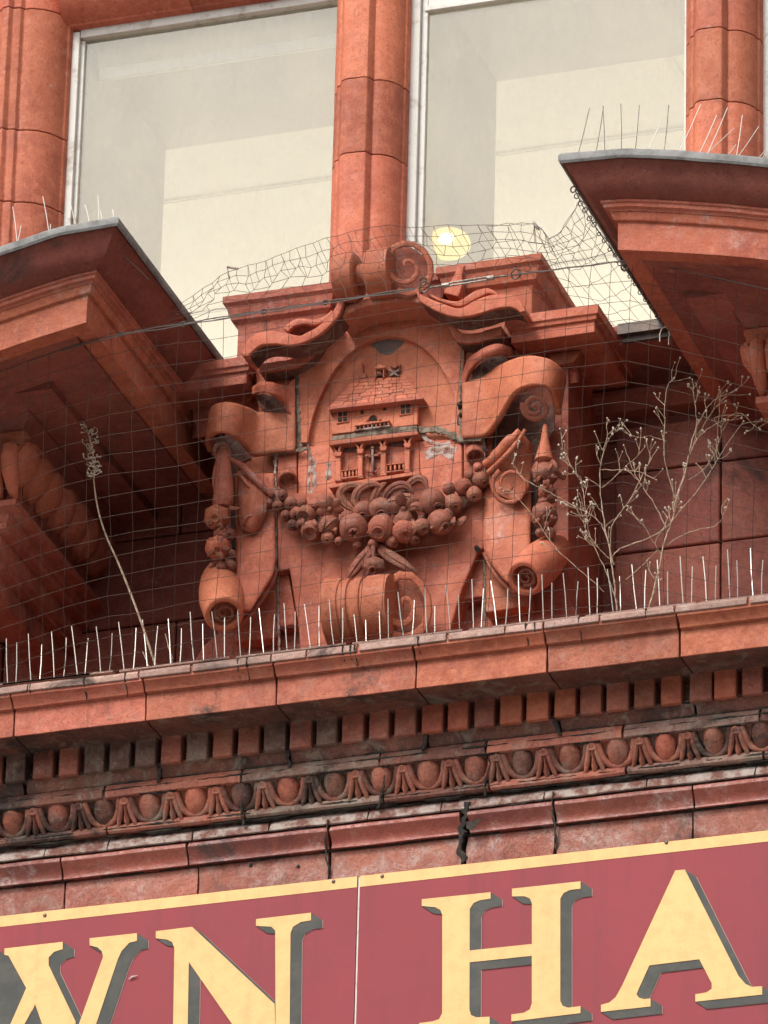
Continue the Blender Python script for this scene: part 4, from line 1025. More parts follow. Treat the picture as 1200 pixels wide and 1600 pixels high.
leaf([(352, 790, 262), (362, 794, 268), (376, 793, 260)], 4, dl); leaf([(340, 720, 268), (336, 750, 272), (342, 785, 264)], 6, dl, TCW)

for cx_, cy_, pr_ in ((339, 808, dl), (340, 856, dl), (852, 742, dr), (851, 806, dr)):
    for k in range(5):
        a_ = math.radians(20+k*72+cx_)
        leaf([(cx_+9*math.cos(a_), cy_+9*math.sin(a_), 282), (cx_+15*math.cos(a_), cy_+15*math.sin(a_), 279), (cx_+21*math.cos(a_), cy_+20*math.sin(a_), 268)], 4.2, pr_, TCF)
# ---------------------------------------------------------------- castle in relief
k5 = lambda x, y: (470+x/4.8, 540+y/4.8)
cas = G().slab([k5(225, 478), k5(880, 398), k5(876, 592), k5(228, 665)], 208, 224).out('relief_castle', TCJ, car, 30); bev(cas, .8)
def cs(name, poly, d0, d1, m=None, b=.6):
    return bev(G().slab([k5(*p) for p in poly], d0, d1).out(name, m or TCJ, cas, 30), b)
# roof of overlapping tiles
nr = 7
for r in range(nr):
    t0, t1 = r/nr, (r+1)/nr
    def edge(t): return (210+(395-210)*t, 462+(250-462)*t), (900+(790-900)*t, 375+(235-375)*t)
    (ax_, ay_), (bx_, by_) = edge(t0); (cx_, cy_), (dx_, dy_) = edge(min(1, t1+.03))
    n = 7-(r % 2)
    for i in range(n):
        u0_, u1_ = i/n, (i+1)/n
        if r % 2 == 0 and i: u0_ += .0
        q = [(ax_+(bx_-ax_)*u0_+1.5, ay_+(by_-ay_)*u0_), (ax_+(bx_-ax_)*u1_-1.5, ay_+(by_-ay_)*u1_), (cx_+(dx_-cx_)*u1_-1.5, cy_+(dy_-cy_)*u1_), (cx_+(dx_-cx_)*u0_+1.5, cy_+(dy_-cy_)*u0_)]
        dd = 238-2.2*r + random.uniform(-.3, .3)
        f = [V(*k5(*q[0]), dd), V(*k5(*q[1]), dd), V(*k5(*q[2]), dd-3.2), V(*k5(*q[3]), dd-3.2)]
        g = G().add(f+[Vector((p.x, -211*K, p.z)) for p in f], [(0, 1, 2, 3), (0, 4, 5, 1), (1, 5, 6, 2), (2, 6, 7, 3), (3, 7, 4, 0)])
        g.out('roof_tile', TCJ, cas, 30)
cs('eaves', [(198, 458), (890, 372), (916, 385), (916, 402), (885, 402), (210, 480)], 210, 239, TCW)
cs('eaves_bracket', [(196, 470), (228, 476), (226, 520)], 210, 232)
def window_r(x0, y0, x1, y1):
    f = cs('window', [(x0-12, y0-8), (x1+12, y0-24), (x1+12, y1-2), (x0-12, y1+14)], 220, 226, None, .4)
    for i in (0, 1):
        for j in (0, 1):
            xa, xb = x0+(x1-x0)*(.02+.54*i), x0+(x1-x0)*(.44+.54*i); ya, yb = y0+(y1-y0)*(.02+.54*j), y0+(y1-y0)*(.46+.54*j); s = -8*(xa-x0)/(x1-x0)
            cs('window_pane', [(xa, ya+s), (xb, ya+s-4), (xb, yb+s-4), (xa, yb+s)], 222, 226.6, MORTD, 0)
window_r(278, 500, 348, 572); window_r(748, 440, 822, 512)
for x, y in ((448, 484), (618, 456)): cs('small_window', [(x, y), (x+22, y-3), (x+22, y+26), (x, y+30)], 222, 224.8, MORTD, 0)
# arched door
arcp = lambda cx, cy, r, a0, a1, n=12: [(cx+r*math.cos(math.radians(a0+(a1-a0)*k/n)), cy-r*math.sin(math.radians(a0+(a1-a0)*k/n))) for k in range(n+1)]
cs('door_arch', arcp(545, 560, 55, 0, 180)+arcp(545, 560, 38, 180, 0), 222, 227)
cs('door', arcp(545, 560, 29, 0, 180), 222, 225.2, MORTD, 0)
cs('balcony_rail', [(404, 592), (662, 555), (662, 566), (404, 603)], 222, 236)
cs('balcony_rail', [(400, 628), (666, 592), (666, 604), (400, 641)], 222, 236, CHALK)
for i in range(9):
    x = 412+i*30.5; y = 600-(x-404)*.143
    cs('baluster', [(x-5, y), (x+5, y-1), (x+7, y+14), (x+5, y+28), (x-5, y+29), (x-7, y+14)], 222, 234, CHALK if i % 3 == 1 else TCJ, .4)
cs('mortar_ledge', [(230, 680), (400, 655), (560, 625), (870, 598), (872, 640), (232, 714)], 210, 232, MORT)
cs('ledge', [(208, 735), (232, 708), (868, 640), (884, 655), (868, 668), (212, 748)], 210, 238)
cs('loggia_back', [(250, 745), (880, 668), (892, 950), (262, 1030)], 205, 221.5, TC)
for cx_, w_ in ((278, 20), (444, 17), (617, 19), (797, 18)):
    yt = 760-(cx_-278)*.125; yb = 1010-(cx_-278)*.12
    cs('column', [(cx_-w_, yt+70), (cx_+w_, yt+68), (cx_+w_, yb), (cx_-w_, yb)], 210, 231)
    cs('capital', [(cx_-w_-10, yt+38), (cx_+w_+10, yt+34), (cx_+w_+2, yt+68), (cx_-w_-2, yt+70)], 210, 234)
    cs('column_base', [(cx_-w_-4, yb-16), (cx_+w_+4, yb-20), (cx_+w_+6, yb+4), (cx_-w_-6, yb+6)], 210, 234)
for a_, b_ in ((278, 444), (444, 617), (617, 797)):
    m_ = (a_+b_)/2; r_ = (b_-a_)/2-12; yc_ = 806-(m_-278)*.125
    cs('arch', arcp(m_, yc_, r_+13, 0, 180, 14)+arcp(m_, yc_, r_-3, 180, 0, 14), 210, 233)
    cs('loggia_shade', arcp(m_, yc_+2, r_-4, 0, 180, 14), 219, 222.7, TCS2, 0)  # thin dark half-disc painting the shade inside the arch
    cs('spandrel', [(a_, yc_-(m_-a_)*0-68), (m_, yc_-r_-12), (b_, yc_-80), (m_, yc_-r_-22)], 210, 228)
cs('arch', arcp(880, 742, 80, 90, 180, 9)+arcp(880, 742, 62, 180, 90, 9), 210, 233)
cs('arch', arcp(212, 812, 62, 0, 78, 9)+arcp(212, 812, 46, 78, 0, 9), 210, 231)
# painted shade behind the loggia rails, cross and anchor, balusters
for x0_, x1_, y_ in ((300, 425, 940), (632, 778, 894)):
    n = 5
    cs('loggia_rail', [(x0_, y_-4), (x1_, y_-20), (x1_, y_-12), (x0_, y_+4)], 220, 230)
    cs('loggia_shade', [(x0_, y_+6), (x1_, y_-12), (x1_, y_+40), (x0_, y_+56)], 219, 222.6, MORTD, 0)
    for i in range(n):
        x = x0_+8+(x1_-x0_-16)*i/(n-1); y = y_+4-(x-x0_)*.12
        cs('baluster', [(x-5, y), (x+5, y), (x+9, y+22), (x+5, y+46), (x-5, y+46), (x-9, y+22)], 220, 229, None, .4)
    cs('loggia_rail', [(x0_, y_+50), (x1_, y_+34), (x1_, y_+44), (x0_, y_+62)], 220, 230)
cs('cross', [(529, 770), (545, 768), (545, 945), (529, 947)], 220, 231, CHALK, .8); cs('cross', [(492, 822), (592, 808), (592, 824), (492, 838)], 220, 230, None, .8)
for x, y in ((537, 768), (494, 829), (590, 815)): G().ell(V(*k5(x, y), 230), 3*K, 2.4*K, 3*K, 10, 6).out('cross_knob', TCF, cas)
G().tube([V(*k5(537+52*math.cos(math.radians(a_)), 905+46*math.sin(math.radians(a_))), 227) for a_ in range(0, 181, 15)], [.6*K]+[1.6*K]*11+[.6*K], 7).out('anchor', TCF, cas)
cs('plinth', [(204, 1056), (262, 1036), (888, 940), (896, 950), (890, 966), (214, 1070)], 208, 240)
# on the ridge: bell cot, finials and a weathered crest
cs('bell_cot', [(556, 158), (624, 150), (624, 236), (614, 236), (614, 172), (566, 178), (566, 240), (556, 240)], 210, 226)
cs('bell_cot_roof', [(548, 164), (590, 138), (634, 156), (630, 166), (552, 172)], 210, 229)
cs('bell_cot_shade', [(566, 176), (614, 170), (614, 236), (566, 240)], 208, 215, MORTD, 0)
lathe('bell', V(*k5(590, 178), 220), -ZA, [(0, 2), (3, 4), (7, 4.6), (10, 6), (11, 6), (11.2, 1)], TCF, cas, 14, rnd=0)
cs('finial', [(455, 130), (463, 130), (468, 208), (490, 206), (490, 240), (452, 246), (450, 214), (458, 210)], 210, 219)
cs('finial', [(406, 234), (430, 228), (432, 248), (408, 252)], 210, 218)
for pl_ in ([(664, 150), (738, 142), (700, 170)], [(655, 180), (668, 174), (742, 226), (728, 232)], [(735, 170), (745, 180), (672, 230), (660, 222)], [(736, 128), (742, 128), (742, 175), (737, 175)]):
    cs('crest', pl_, 210, 219, CHALK if pl_[0][1] > 160 else TCW)
# shade of the hollows painted as thin dark slabs under the curls, worn and chalky patches of the glaze
def patch(name, poly, d, m, t_=.5, rag=2.):
    rr = random.Random(int(poly[0][0]*7+poly[0][1])); q = []
    for (x0_, y0_), (x1_, y1_) in zip(poly, poly[1:]+poly[:1]):
        n = max(1, int(math.hypot(x1_-x0_, y1_-y0_)/5))
        for k in range(n): q.append((x0_+(x1_-x0_)*k/n+rr.uniform(-rag, rag), y0_+(y1_-y0_)*k/n+rr.uniform(-rag, rag)))
    return G().slab(q, d-1.5, d+t_).out(name, m, car, 30)
patch('painted_hollow_shade', [(768, 700), (777, 662), (800, 628), (825, 615), (866, 635), (866, 672), (842, 700), (840, 870), (829, 870), (828, 700)], 209, TCS2, 1, .5)
patch('painted_hollow_shade', [(326, 700), (334, 684), (352, 680), (372, 690), (392, 716), (374, 724), (374, 900), (362, 900), (360, 740), (340, 720)], 209, TCS2, 1, .5)
patch('painted_hollow_shade', [(399, 618), (412, 615), (428, 620), (442, 632), (448, 643), (444, 654), (430, 650), (418, 642), (405, 634)], 229, TCS2, 1, .5)
patch('painted_hollow_shade', [(736, 596), (738, 580), (748, 570), (762, 561), (784, 556), (797, 564), (788, 578), (770, 592), (764, 606), (748, 610)], 229, TCS2, 1, .5)
patch('painted_hollow_shade', [(392, 550), (410, 541), (470, 538), (500, 522), (520, 505), (512, 520), (490, 548), (456, 562), (405, 570), (392, 568)], 182, TCS2, 1, .5)
patch('painted_hollow_shade', [(698, 494), (745, 492), (800, 480), (822, 490), (800, 512), (765, 516), (725, 522), (706, 508)], 182, TCS2, 1, .5)
for x, y, r_ in ((720, 632, 5.5), (745, 857, 4.5), (719, 648, 3.5), (757, 700, 4)):
    G().ell(V(x, y, 226), r_*K, r_*.6*K, r_*1.1*K, 12, 8).out('moss_clump', MORTD, car, 60, rnd=4, fr=120)
G().tube([V(*p) for p in spl([(432, 892, 222), (424, 912, 230), (408, 938, 238), (388, 964, 244), (370, 984, 246)], 4)], 4*K, 8).out('strap_edge', TCW, car, 60, rnd=1)
G().tube([V(*p) for p in spl([(757, 864, 216), (764, 880, 222), (777, 901, 230), (795, 919, 238), (806, 926, 242)], 4)], 3.4*K, 8).out('strap_edge', TCW, car, 60, rnd=1)
patch('worn_patch', [(577, 531), (605, 527), (630, 531), (628, 540), (612, 552), (600, 554), (588, 548)], 212.2, plain('grey_worn_face', (.13, .11, .10), .9, c2=(.22, .10, .075), scale=50, bump=.8, lo=.5, hi=.66), .2)
for pl_ in ([(676, 698), (700, 690), (712, 700), (706, 722), (690, 708), (668, 716), (662, 706)], [(486, 716), (492, 712), (494, 760), (487, 772)], [(510, 724), (518, 722), (516, 748), (509, 750)]):
    patch('chalky_patch', pl_, 219.2, SEAM, .2, 2.5)
# ---------------------------------------------------------------- mortar seams of the cartouche
def seam(pts, w_, d, m=MORT, seed=0, name='mortar_seam'):
    rr = random.Random(seed+int(pts[0][0])); P = []
    for a_, b_ in zip(pts[:-1], pts[1:]):
        n = max(2, int(math.hypot(b_[0]-a_[0], b_[1]-a_[1])/5))
        for k in range(n): P.append((a_[0]+(b_[0]-a_[0])*k/n, a_[1]+(b_[1]-a_[1])*k/n))
    P.append(pts[-1]); rows = []
    for i, (x, y) in enumerate(P):
        q = P[min(i+1, len(P)-1)]; p = P[max(i-1, 0)]; dx, dy = q[0]-p[0], q[1]-p[1]; l = math.hypot(dx, dy); nx, ny = -dy/l, dx/l
        a_, b_ = w_*rr.uniform(.55, 1.3), w_*rr.uniform(.55, 1.3)
        rows.append([V(x-nx*a_, y-ny*a_, d-2), V(x-nx*a_*.6, y-ny*a_*.6, d+rr.uniform(.1, .9)), V(x, y, d+rr.uniform(-.2, .8)), V(x+nx*b_*.6, y+ny*b_*.6, d+rr.uniform(.1, .9)), V(x+nx*b_, y+ny*b_, d-2)])
    return G().grid(rows).out(name, m, car, 60, rnd=1.2, fr=90)
seam([(464, 566), (465, 620), (467, 700)], 5.5, 223.2); seam([(722, 536), (720, 600), (719, 688)], 2.8, 223.2, seed=3)
seam([(396, 710), (430, 708), (470, 703), (482, 700)], 3.5, 229, seed=5); seam([(655, 672), (690, 672), (722, 688), (757, 684)], 6, 223.2, seed=8); seam([(722, 688), (750, 686), (775, 665)], 3, 229, seed=9)
seam([(430, 712), (431, 800), (430, 895)], 2.6, 221.2, SEAM, 2); seam([(757, 690), (757, 780), (757, 860)], 1.8, 223, seed=12)
seam([(434, 900), (435, 960), (436, 1030)], 2.6, 206, SEAM, seed=4); seam([(757, 868), (757, 930), (757, 990)], 2.6, 207, seed=15); seam([(481, 690), (484, 720), (482, 770)], 3, 219.4, SEAM, 6)
seam([(652, 668), (668, 690), (705, 700)], 4, 219.4, SEAM, 21)

# ================================================================ STREET OPPOSITE (unseen behind the viewpoint, added to block low sky light)
opp = thing('unseen_building_across_street', (0, -27, 0), 'row of brick buildings on the far side of the street, unseen, blocking low sky light', 'building')
BR = plain('unseen_dark_brick', (.13, .085, .065), .85, c2=(.09, .06, .05), scale=6)
G().box((0, -30, 5.2), XA*32, DA*4, ZA*5.2).out('unseen_brick_wall', BR, opp, 0)
G().box((0, -30, 10.6), XA*32.2, DA*4.2, ZA*.2).out('unseen_parapet', BR, opp, 0)
for i in range(-8, 9):
    for j in range(3):
        G().box((i*3.4, -25.97, 2.4+j*3.2), XA*.6, DA*.02, ZA*.9).out('window_pane', MORTD, opp, 0)  # panes of the added unseen building

# ================================================================ BIRD SPIKES
def lipy(px): return 1003-(px-600)*.1172
rk = random.Random(3)
strips = {}
kk = 0
for i in range(-1, 34):
    px = 12+36.4*i
    s = i//5
    if s not in strips:
        x0_, x1_ = px-6, px+5*36.4-16
        names = ['at the far left end of the ledge', 'on the ledge below the left console', 'on the ledge below the thin dry stalk', 'on the ledge left of the base scroll', 'on the ledge in front of the base scroll', 'on the ledge right of the base scroll', 'on the ledge below the dry weeds', 'at the right end of the ledge']
        strips[s] = thing('bird_spike_strip', V((x0_+x1_)/2, lipy((x0_+x1_)/2), 338), 'row of upright pale bird spikes '+names[min(7, s+1)], 'bird spikes', 'bird spike strips along the ledge')
        a, b = V(x0_, lipy(x0_), 338), V(x1_, lipy(x1_), 338)
        G().box((a+b)/2+ZA*(1.6*K), XA*(b.x-a.x)/2, DA*5*K, ZA*1.6*K).out('spike_base', TCG, strips[s], 0)
    for off, h, ln in ((0, rk.uniform(70, 80), rk.uniform(-10, -2)), (13+rk.uniform(-2, 2), rk.uniform(56, 66), rk.uniform(-2, 5))):
        b = V(px+off, lipy(px+off)-2, 338); t = V(px+off+ln, lipy(px+off)-2-h, 338+rk.uniform(-14, 22))
        if i == 18 and off: t = b+(t-b)*.8
        G().tube([b, b+(t-b)*.5+Vector((rk.uniform(-1, 1)*K, 0, 0)), t], .78*K, 6).out('spike', STEEL, strips[s])
def loose_spikes(label, base, L, m):
    t = thing('bird_spike_strip', base, label, 'bird spikes')
    for x0_, y0_, x1_, y1_, d0_, d1_ in L:
        G().tube([V(x0_, y0_, d0_), V((x0_+x1_)/2+.6, (y0_+y1_)/2, (d0_+d1_)/2), V(x1_, y1_, d1_)], .62*K, 5).out('spike', m, t)
DSP = plain('tarnished_spike', (.16, .14, .12), .5, .3, bump=0)
loose_spikes('thin bent spikes on the lead top of the left pediment half', V(100, 360, 640),
   [(27, 380, 20, 323, 655, 655), (27, 380, 33, 352, 655, 655), (77, 366, 67, 307, 655, 655), (77, 366, 79, 350, 655, 655), (118, 352, 104, 296, 655, 655), (140, 348, 133, 320, 655, 650), (154, 344, 153, 305, 655, 650), (160, 343, 155, 325, 655, 650), (177, 340, 176, 328, 655, 650), (176, 343, 196, 360, 640, 600)], STEEL)
loose_spikes('dark and pale thin spikes standing on the lead top of the right pediment half', V(1040, 240, 640),
   [(903, 242, 921, 169, 650, 650), (931, 240, 943, 166, 650, 650), (945, 240, 942, 166, 650, 650), (971, 240, 970, 162, 650, 650), (992, 241, 999, 164, 650, 650), (1037, 243, 1045, 164, 650, 650)], DSP)
loose_spikes('pale spikes leaning to the right in front of the right hand mullion', V(1140, 250, 640),
   [(1010, 242, 1029, 198, 640, 640), (1053, 243, 1072, 205, 640, 640), (1060, 240, 1095, 163, 640, 640), (1090, 246, 1120, 180, 640, 640), (1103, 246, 1137, 168, 640, 640), (1096, 247, 1147, 200, 640, 640), (1132, 248, 1150, 226, 640, 640), (1150, 249, 1186, 197, 640, 640), (1150, 249, 1160, 180, 640, 640), (1180, 252, 1198, 232, 640, 640), (1186, 253, 1215, 215, 640, 640)], STEEL)

# ================================================================ NET, CABLE, TURNBUCKLE
def interp(tab, x):
    for (a, ya), (b, yb) in zip(tab[:-1], tab[1:]):
        if x <= b: return ya+(yb-ya)*(x-a)/(b-a)
    return tab[-1][1]
TOP = [(-60, 602), (0, 582), (110, 541), (190, 521), (400, 487), (505, 472), (655, 449), (820, 427), (990, 406), (1055, 420), (1200, 452), (1300, 470)]
CD = 548
net = thing('bird_net', V(600, 456, CD), 'thin square mesh bird net hung from a cable across the whole recess and cartouche', 'net')
rn = random.Random(11)
cols = 40; pitch = 33.6; g = G(); P = {}
for i in range(cols):
    xt = -52+pitch*i; yt = interp(TOP, xt); rows = int((lipy(xt-20)-10-yt)/31.5)+1
    for j in range(rows+1):
        yb_ = lipy(xt-20)-6; y = min(yt+31.5*j, yb_) if j < rows else yb_
        f = (y-yt)/(yb_-yt)
        x = xt-22*f-8*math.sin(f*3.0+i*.21)*(.5 if xt > 300 else 1.)
        w1 = noise.noise(Vector((i*.35, j*.35, 2.)))*4; w2 = noise.noise(Vector((i*.3, j*.4, 9.)))*4
        P[i, j] = V(x+w1+rn.uniform(-1, 1), y+w2+rn.uniform(-1, 1), CD-(CD-346)*f+14*math.sin(f*math.pi))
for i in range(cols):
    L = [P[i, j] for j in range(60) if (i, j) in P]
    g.tube(L, .42*K, 3, False)
for j in range(60):
    L = [P[i, j] for i in range(cols) if (i, j) in P]
    run_ = []
    for i in range(cols+1):
        if (i, j) in P: run_.append(P[i, j])
        else:
            if len(run_) > 1: g.tube(run_, .42*K, 3, False)
            run_ = []
g.out('net_sheet', NETM, net, 0)
g = G()
for p in P.values(): g.ell(p, .95*K, .95*K, .95*K, 4, 3)
g.out('net_knots', NETM, net, 0)['kind'] = 'stuff'
# slack upper part thrown back over the top of the cartouche
UPC = [(270, 480, 400), (318, 452, 400), (356, 424, 380), (400, 413, 360), (440, 398, 340), (476, 384, 330), (512, 372, 320), (556, 360, 310), (595, 352, 300), (640, 354, 290), (700, 353, 280), (770, 352, 280), (834, 350, 290), (858, 372, 380), (884, 352, 470), (908, 306, 545)]
top = spl(UPC, 3); P2 = {}; R2 = 6
for i, (x, y, d) in enumerate(top):
    xc = 262+(965-262)*i/(len(top)-1); yc = interp(TOP, xc)
    for j in range(R2+1):
        f = j/R2
        ex = (8 if (i+j) % 2 else -7)*math.sin(f*math.pi)
        P2[i, j] = V(x+(xc-x)*f+ex*.6+rn.uniform(-2, 2), y+(yc-y)*f+rn.uniform(-2, 2)+4*math.sin(f*math.pi)*math.sin(i*.9), d+(CD-d)*f)
g = G()
for i in range(0, len(top)):
    if i % 2 == 0 or i > 30: g.tube([P2[i, j] for j in range(R2+1)], .45*K, 3, False)
    else: g.tube([P2[i, j] for j in range(0, 4)], .45*K, 3, False)
for j in range(R2+1): g.tube([P2[i, j] for i in range(len(top))], .45*K, 3, False)
for i in range(0, len(top)-2, 2): g.tube([P2[i, 0], P2[i+1, 3]], .4*K, 3, False)
# rear sheet at the right down to the sill
A_ = spl([(760, 353, 285), (834, 350, 290), (858, 372, 380), (884, 352, 470), (908, 306, 545)], 4)
B_ = spl([(850, 470, 200), (900, 500, 170), (960, 508, 165), (1000, 503, 165), (1036, 498, 165)], 4)
for i in range(0, len(A_), 2):
    q = [tuple(a+(b-a)*k/6 for a, b in zip(A_[i], B_[i])) for k in range(7)]
    g.tube([V(x+rn.uniform(-3, 3)*(0 < k < 6), y+rn.uniform(-3, 3)*(0 < k < 6)+8*math.sin(k/6*math.pi), d) for k, (x, y, d) in enumerate(q)], .42*K, 3, False)
for k in range(7):
    q = [tuple(a+(b-a)*k/6 for a, b in zip(A_[i], B_[i])) for i in range(len(A_))]
    g.tube([V(x+rn.uniform(-3, 3), y+rn.uniform(-3, 3)+8*math.sin(k/6*math.pi), d) for (x, y, d) in q], .42*K, 3, False)
g.out('slack_net_sheet', NETM, net, 0)
WIRE = plain('net_cable_steel', (.15, .13, .12), .5, .4, bump=0)
cab = thing('net_cable', V(560, 462, CD), 'taut steel cable with turnbuckle across the top of the cartouche, under both pediment halves', 'cable')
def cpt(x, k=0): return V(x, interp(TOP, x)+k, CD)
for k in (0, 2.6):
    G().tube([cpt(x, k+.8*math.sin(x*.07+k)) for x in range(96, 660, 12)], .95*K, 5).out('cable_strand', WIRE, cab)
G().tube([cpt(x, .6*math.sin(x*.09)) for x in list(range(800, 990, 14))+[992]], 1.1*K, 5).out('cable_strand', WIRE, cab)
G().tube([cpt(x, 0) for x in range(1050, 1300, 14)], .8*K, 5).out('cable_strand', WIRE, cab)
G().tube([cpt(x, 0) for x in range(-100, 116, 14)], .7*K, 5).out('cable_strand', WIRE, cab)
# turnbuckle: body, two hooks
pa, pb = cpt(697, 2), cpt(766, 0); u = (pb-pa).normalized(); s_ = u.cross(DA).normalized()
tb = G()
for sg in (-1, 1): tb.tube([pa+s_*(sg*2.4*K), pb+s_*(sg*2.4*K)], 1.5*K, 8)
tb.tube([pa-u*(6*K), pa+u*(5*K)], 3.8*K, 10); tb.tube([pb-u*(5*K), pb+u*(6*K)], 3.8*K, 10)
TB = tb.out('turnbuckle', plain('galvanised', (.34, .31, .28), .45, .5, c2=(.16, .10, .07), scale=120), cab)
G().tube([pa, cpt(672, 3)], 1.5*K, 8).out('threaded_rod', RUST, cab); G().tube([pb, cpt(792, 0)], 1.5*K, 8).out('threaded_rod', RUST, cab)
def ringo(cx, cy, r, d, th, m, parent, name='ring', tilt=0.5):
    c = V(cx, cy, d); a, b = (XA*.95+ZA*.2), (ZA*.8+DA*tilt)
    return G().tube([c+(a*math.cos(t)+b*math.sin(t))*(r*K) for t in (2*math.pi*k/14 for k in range(15))], th*K, 6).out(name, m, parent)
ringo(663, 448, 8, CD, 1.5, RUST, cab, 'hook'); ringo(806, 428, 7.5, CD, 1.5, RUST, cab, 'hook'); ringo(661, 440, 6, CD, 1.4, RUST, cab, 'hook')
for x in (190, 286, 412, 508): ringo(x, interp(TOP, x)+1, 3.6, CD, 1., WIRE, cab, 'clip')
ec = thing('eye_bolt', V(185, 388, 560), 'small dark eye bolts holding net ties on the side of the left pediment half', 'bolt')
for a_, b_ in (((180, 387), (188, 391)), ((188, 391), (200, 400))): pass
ringo(181, 388, 4, 600, 1., WIRE, ec, 'bolt_eye'); ringo(189, 388, 4, 596, 1., WIRE, ec, 'bolt_eye')
G().tube([V(x, y, d) for x, y, d in ((184, 390, 606), (196, 402, 600), (207, 412, 590), (224, 428, 570), (232, 437, 560))], .8*K, 5).out('tie_wire', WIRE, ec)
# ring line down the left edge of the right pediment half
rl = thing('ring_cable', V(960, 390, 500), 'cable with black rings along the lower left edge of the right pediment half', 'cable')
RLP = [(898, 296, 612), (915, 330, 575), (937, 364, 530), (962, 400, 470), (985, 432, 410), (1010, 468, 330), (1034, 500, 250)]
rp = spl(RLP, 6); G().tube([V(*p) for p in rp], .8*K, 5).out('cable_strand', WIRE, rl)
for k in range(2, len(rp), 2): ringo(rp[k][0]-1, rp[k][1]+rk.uniform(-2, 2), rk.uniform(2.6, 4), rp[k][2]+4, .9, WIRE, rl, 'ring')
ringo(896, 296, 4.5, 616, 1.3, WIRE, rl, 'hook'); ringo(976, 417, 5.5, 470, 1.6, WIRE, rl, 'hook')
hk = thing('wire_hook', V(1040, 515, 170), 'bent pale wire hooks hanging at the end of the ring cable above the sill', 'hook')
PW = plain('pale_wire', (.42, .36, .30), .5, .2, bump=0)
for off in (0, 14): G().tube([V(x+off, y+off*.35, 175) for x, y in ((1031, 534), (1031, 522), (1034, 514), (1039, 511), (1044, 514), (1046, 522))], 1.1*K, 6).out('hook_wire', PW, hk)
pin = thing('net_pin', V(366, 418, 350), 'small grey pin standing against the left window behind the net', 'pin')
G().tube([V(355, 417, 350), V(372, 420, 350)], 2*K, 6).out('pin_head', RUST, pin); G().tube([V(355, 417, 350), V(359, 436, 340)], .6*K, 5).out('pin_wire', WIRE, pin)
pin2 = thing('net_pin', V(837, 352, 295), 'small dark clip at the peak of the net against the right window', 'pin')
G().tube([V(834, 346, 295), V(838, 354, 295), V(843, 359, 295)], [1*K, 2.6*K, 1.6*K], 6).out('pin_head', WIRE, pin2); G().tube([V(834, 346, 295), V(836, 380, 285)], .8*K, 5).out('pin_wire', STRAW, pin2)

# ================================================================ DRY WEEDS
def weed(root, label, stems, seed, twigs, dflt=330):
    t = thing('dry_weed', root, label, 'weed'); r = random.Random(seed)
    heads = G(); tw = G(); tips = []
    for pts, ra, rb, n_tw in stems:
        P_s = spl([(820+x/3.158, 560+y/3.158, d) for x, y, d in pts], 5)
        L = [V(*p)+Vector((r.uniform(-1, 1)*.8*K, 0, r.uniform(-1, 1)*.8*K)) for p in P_s]
        G().tube(L, [(ra+(rb-ra)*k/(len(L)-1))*.72*K for k in range(len(L))], 5).out('stem', STRAW, t)
        for q in range(int(n_tw*.75)):
            k = r.randint(int(len(L)*.35), len(L)-1); p = L[k]; dirn = (L[min(k+1, len(L)-1)]-L[k-1]).normalized()
            side = (dirn.cross(DA).normalized()*r.choice((-1, 1))*r.uniform(.3, 1.1)+DA*r.uniform(-.5, .5)+ZA*.35+dirn*.7).normalized()
            ln = r.uniform(14, 40)*K; a = p; pl_ = [a]
            for m_ in range(4):
                side = (side+ZA*.16+Vector((r.uniform(-1, 1), r.uniform(-1, 1), r.uniform(-1, 1)))*.28).normalized(); a = a+side*ln/4; pl_.append(a)
            tw.tube(pl_, [.62*K, .52*K, .46*K, .42*K, .38*K], 4); tips.append(pl_[-1])
            if r.random() < .6:
                b = pl_[2]; b2 = b+(side+Vector((r.uniform(-1, 1), 0, r.uniform(-.2, 1)))*.9).normalized()*ln*.4
                tw.tube([b, (b+b2)/2, b2], .5*K, 4); tips.append(b2)
        tips.append(L[-1])
    for p in tips:
        s = r.uniform(1.0, 2.0)*K
        heads.ell(p, s, s, s*1.15, 7, 5, fn=lambda th, ph: 1+.15*math.sin(ph*3+th*4))
        if r.random() < .35: heads.ell(p+Vector((r.uniform(-3, 3)*K, 0, r.uniform(-3, 3)*K)), s*.8, s*.8, s*.8, 6, 4)
    tw.out('twigs', STRAW, t, 60)['kind'] = 'stuff'; heads.out('seed_heads', SEED, t, 60)['kind'] = 'stuff'
    return t
D_ = 335
def z_(L, d0=D_, d1=D_+30): return [(x, y, d0+(d1-d0)*i/(len(L)-1)) for i, (x, y) in enumerate(L)]
weed(V(963, 962, 320), 'spreading dry weed whose stems reach left over the hanging fruit', [
  (z_([(455, 1262), (440, 1100), (420, 950), (390, 800), (370, 600), (385, 480), (405, 390), (440, 350)]), 1.7, .8, 16),
  (z_([(440, 1020), (400, 870), (350, 790), (230, 720), (100, 650), (-10, 590), (-60, 520)]), 1.3, .7, 14),
  (z_([(390, 1150), (290, 1060), (180, 965), (110, 880), (60, 800), (-60, 660), (-120, 640)]), .8, .55, 6),
  (z_([(420, 960), (430, 830), (490, 740), (545, 650), (610, 520), (660, 440)]), 1.2, .7, 10),
  (z_([(378, 640), (440, 590), (510, 520), (560, 470), (575, 345)]), 1.0, .6, 6),
  (z_([(300, 640), (240, 550), (200, 480), (165, 425)]), .9, .6, 7),
  (z_([(455, 1200), (400, 1050), (330, 900), (300, 760), (280, 600), (240, 560)]), 1.0, .6, 14),
  (z_([(430, 1000), (360, 930), (300, 840), (270, 700)]), .8, .6, 12),
  (z_([(375, 550), (460, 550), (560, 560), (650, 600)]), .9, .6, 3)], 5, 0)
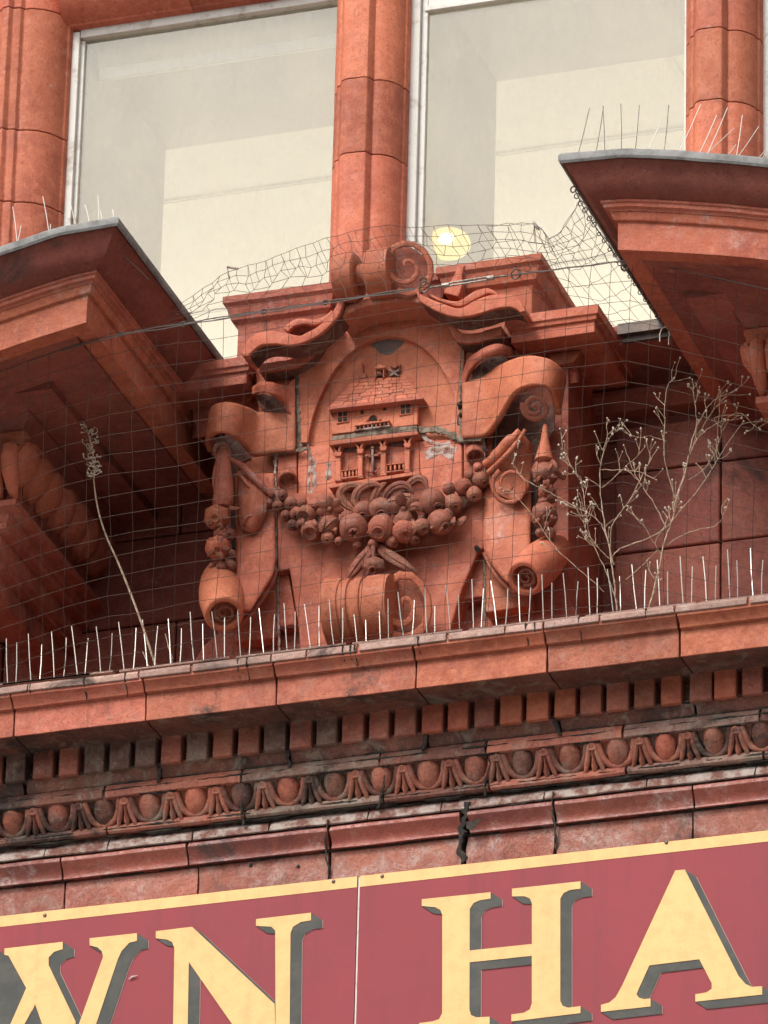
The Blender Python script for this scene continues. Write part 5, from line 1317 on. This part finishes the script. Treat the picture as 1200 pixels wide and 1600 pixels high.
weed(V(1016, 952, 320), 'tall forked dry weed with seed heads in front of the dark wall at the right', [
  (z_([(612, 1240), (640, 1130), (670, 1010), (690, 900), (730, 790), (745, 700), (790, 580), (810, 470), (840, 360), (880, 280), (930, 210), (1040, 155)]), 2.0, .8, 16),
  (z_([(740, 690), (715, 600), (690, 480), (690, 300), (700, 150), (735, 100)]), 1.1, .8, 10),
  (z_([(430, 980), (470, 940), (600, 890), (690, 840), (760, 760), (860, 640), (940, 520), (1000, 420), (1080, 310)]), 1.5, .7, 14),
  (z_([(700, 920), (760, 880), (850, 845), (930, 830), (975, 790), (970, 740), (1000, 690)]), 1.1, .6, 3),
  (z_([(690, 820), (640, 720), (570, 620), (530, 540), (490, 430)]), 1.1, .6, 6),
  (z_([(670, 960), (620, 880), (580, 800)]), 1.0, .7, 4),
  (z_([(500, 1090), (580, 1020), (650, 950)]), .9, .7, 0),
  (z_([(750, 680), (830, 430), (850, 330), (835, 200), (828, 105)]), 1.1, .7, 6),
  (z_([(800, 600), (870, 560), (930, 480), (970, 360), (940, 290), (1100, 280)]), 1.0, .6, 10),
  (z_([(830, 420), (900, 350), (970, 310), (1060, 270), (1130, 330), (1160, 350)]), 1.0, .6, 9),
  (z_([(850, 380), (920, 270), (980, 200), (1040, 155)]), 1.0, .6, 9),
  (z_([(700, 410), (620, 385), (570, 390), (520, 380)]), .8, .5, 4),
  (z_([(620, 1200), (650, 1120), (640, 1080), (670, 1090)]), .9, .6, 3)], 8, 0)
ds = thing('dry_stalk', V(245, 1046, 325), 'single curved dry stalk with a curly seed head rising before the dark left recess', 'weed')
sp = spl([(246, 1050, 325), (225, 985, 335), (205, 930, 345), (185, 880, 350), (165, 835, 355), (153, 795, 360), (147, 755, 360), (147, 735, 360), (144, 700, 360), (134, 664, 360)], 5)
G().tube([V(*p) for p in sp], [(1.9-1.1*k/(len(sp)-1))*K for k in range(len(sp))], 6).out('stem', STRAW, ds)
rs = random.Random(4); cu = G(); hd = G()
for k in range(34):
    i = rs.randint(int(len(sp)*.72), len(sp)-1); x, y, d = sp[i]; a0 = rs.uniform(0, 6.28); r_ = rs.uniform(3, 7.5); ox = rs.choice((-1, 1))*rs.uniform(2, 9)
    pts = [V(x, y, d)]+[V(x+ox+r_*math.cos(a0+q*.8), y+r_*.8*math.sin(a0+q*.8)-3, d+rs.uniform(-4, 4)) for q in range(5)]
    cu.tube(pts, .75*K, 4)
    hd.ell(pts[-1], 1.7*K, 1.7*K, 1.5*K, 6, 4)
cu.out('curled_twigs', SEED, ds, 60)['kind'] = 'stuff'; hd.out('seed_heads', SEED, ds, 60)['kind'] = 'stuff'
sh = thing('small_weed', V(232, 1045, 330), 'short broken dry stems between the spikes beside the tall stalk', 'weed')
for pts in ([(236, 1048), (230, 1035), (223, 1018)], [(270, 1045), (268, 1025), (262, 1005), (258, 990)], [(270, 1030), (262, 1008)], [(230, 1035), (229, 1022)]):
    G().tube([V(x, y, 330) for x, y in pts], [1.2*K]+[.7*K]*(len(pts)-1), 5).out('stem', STRAW, sh)
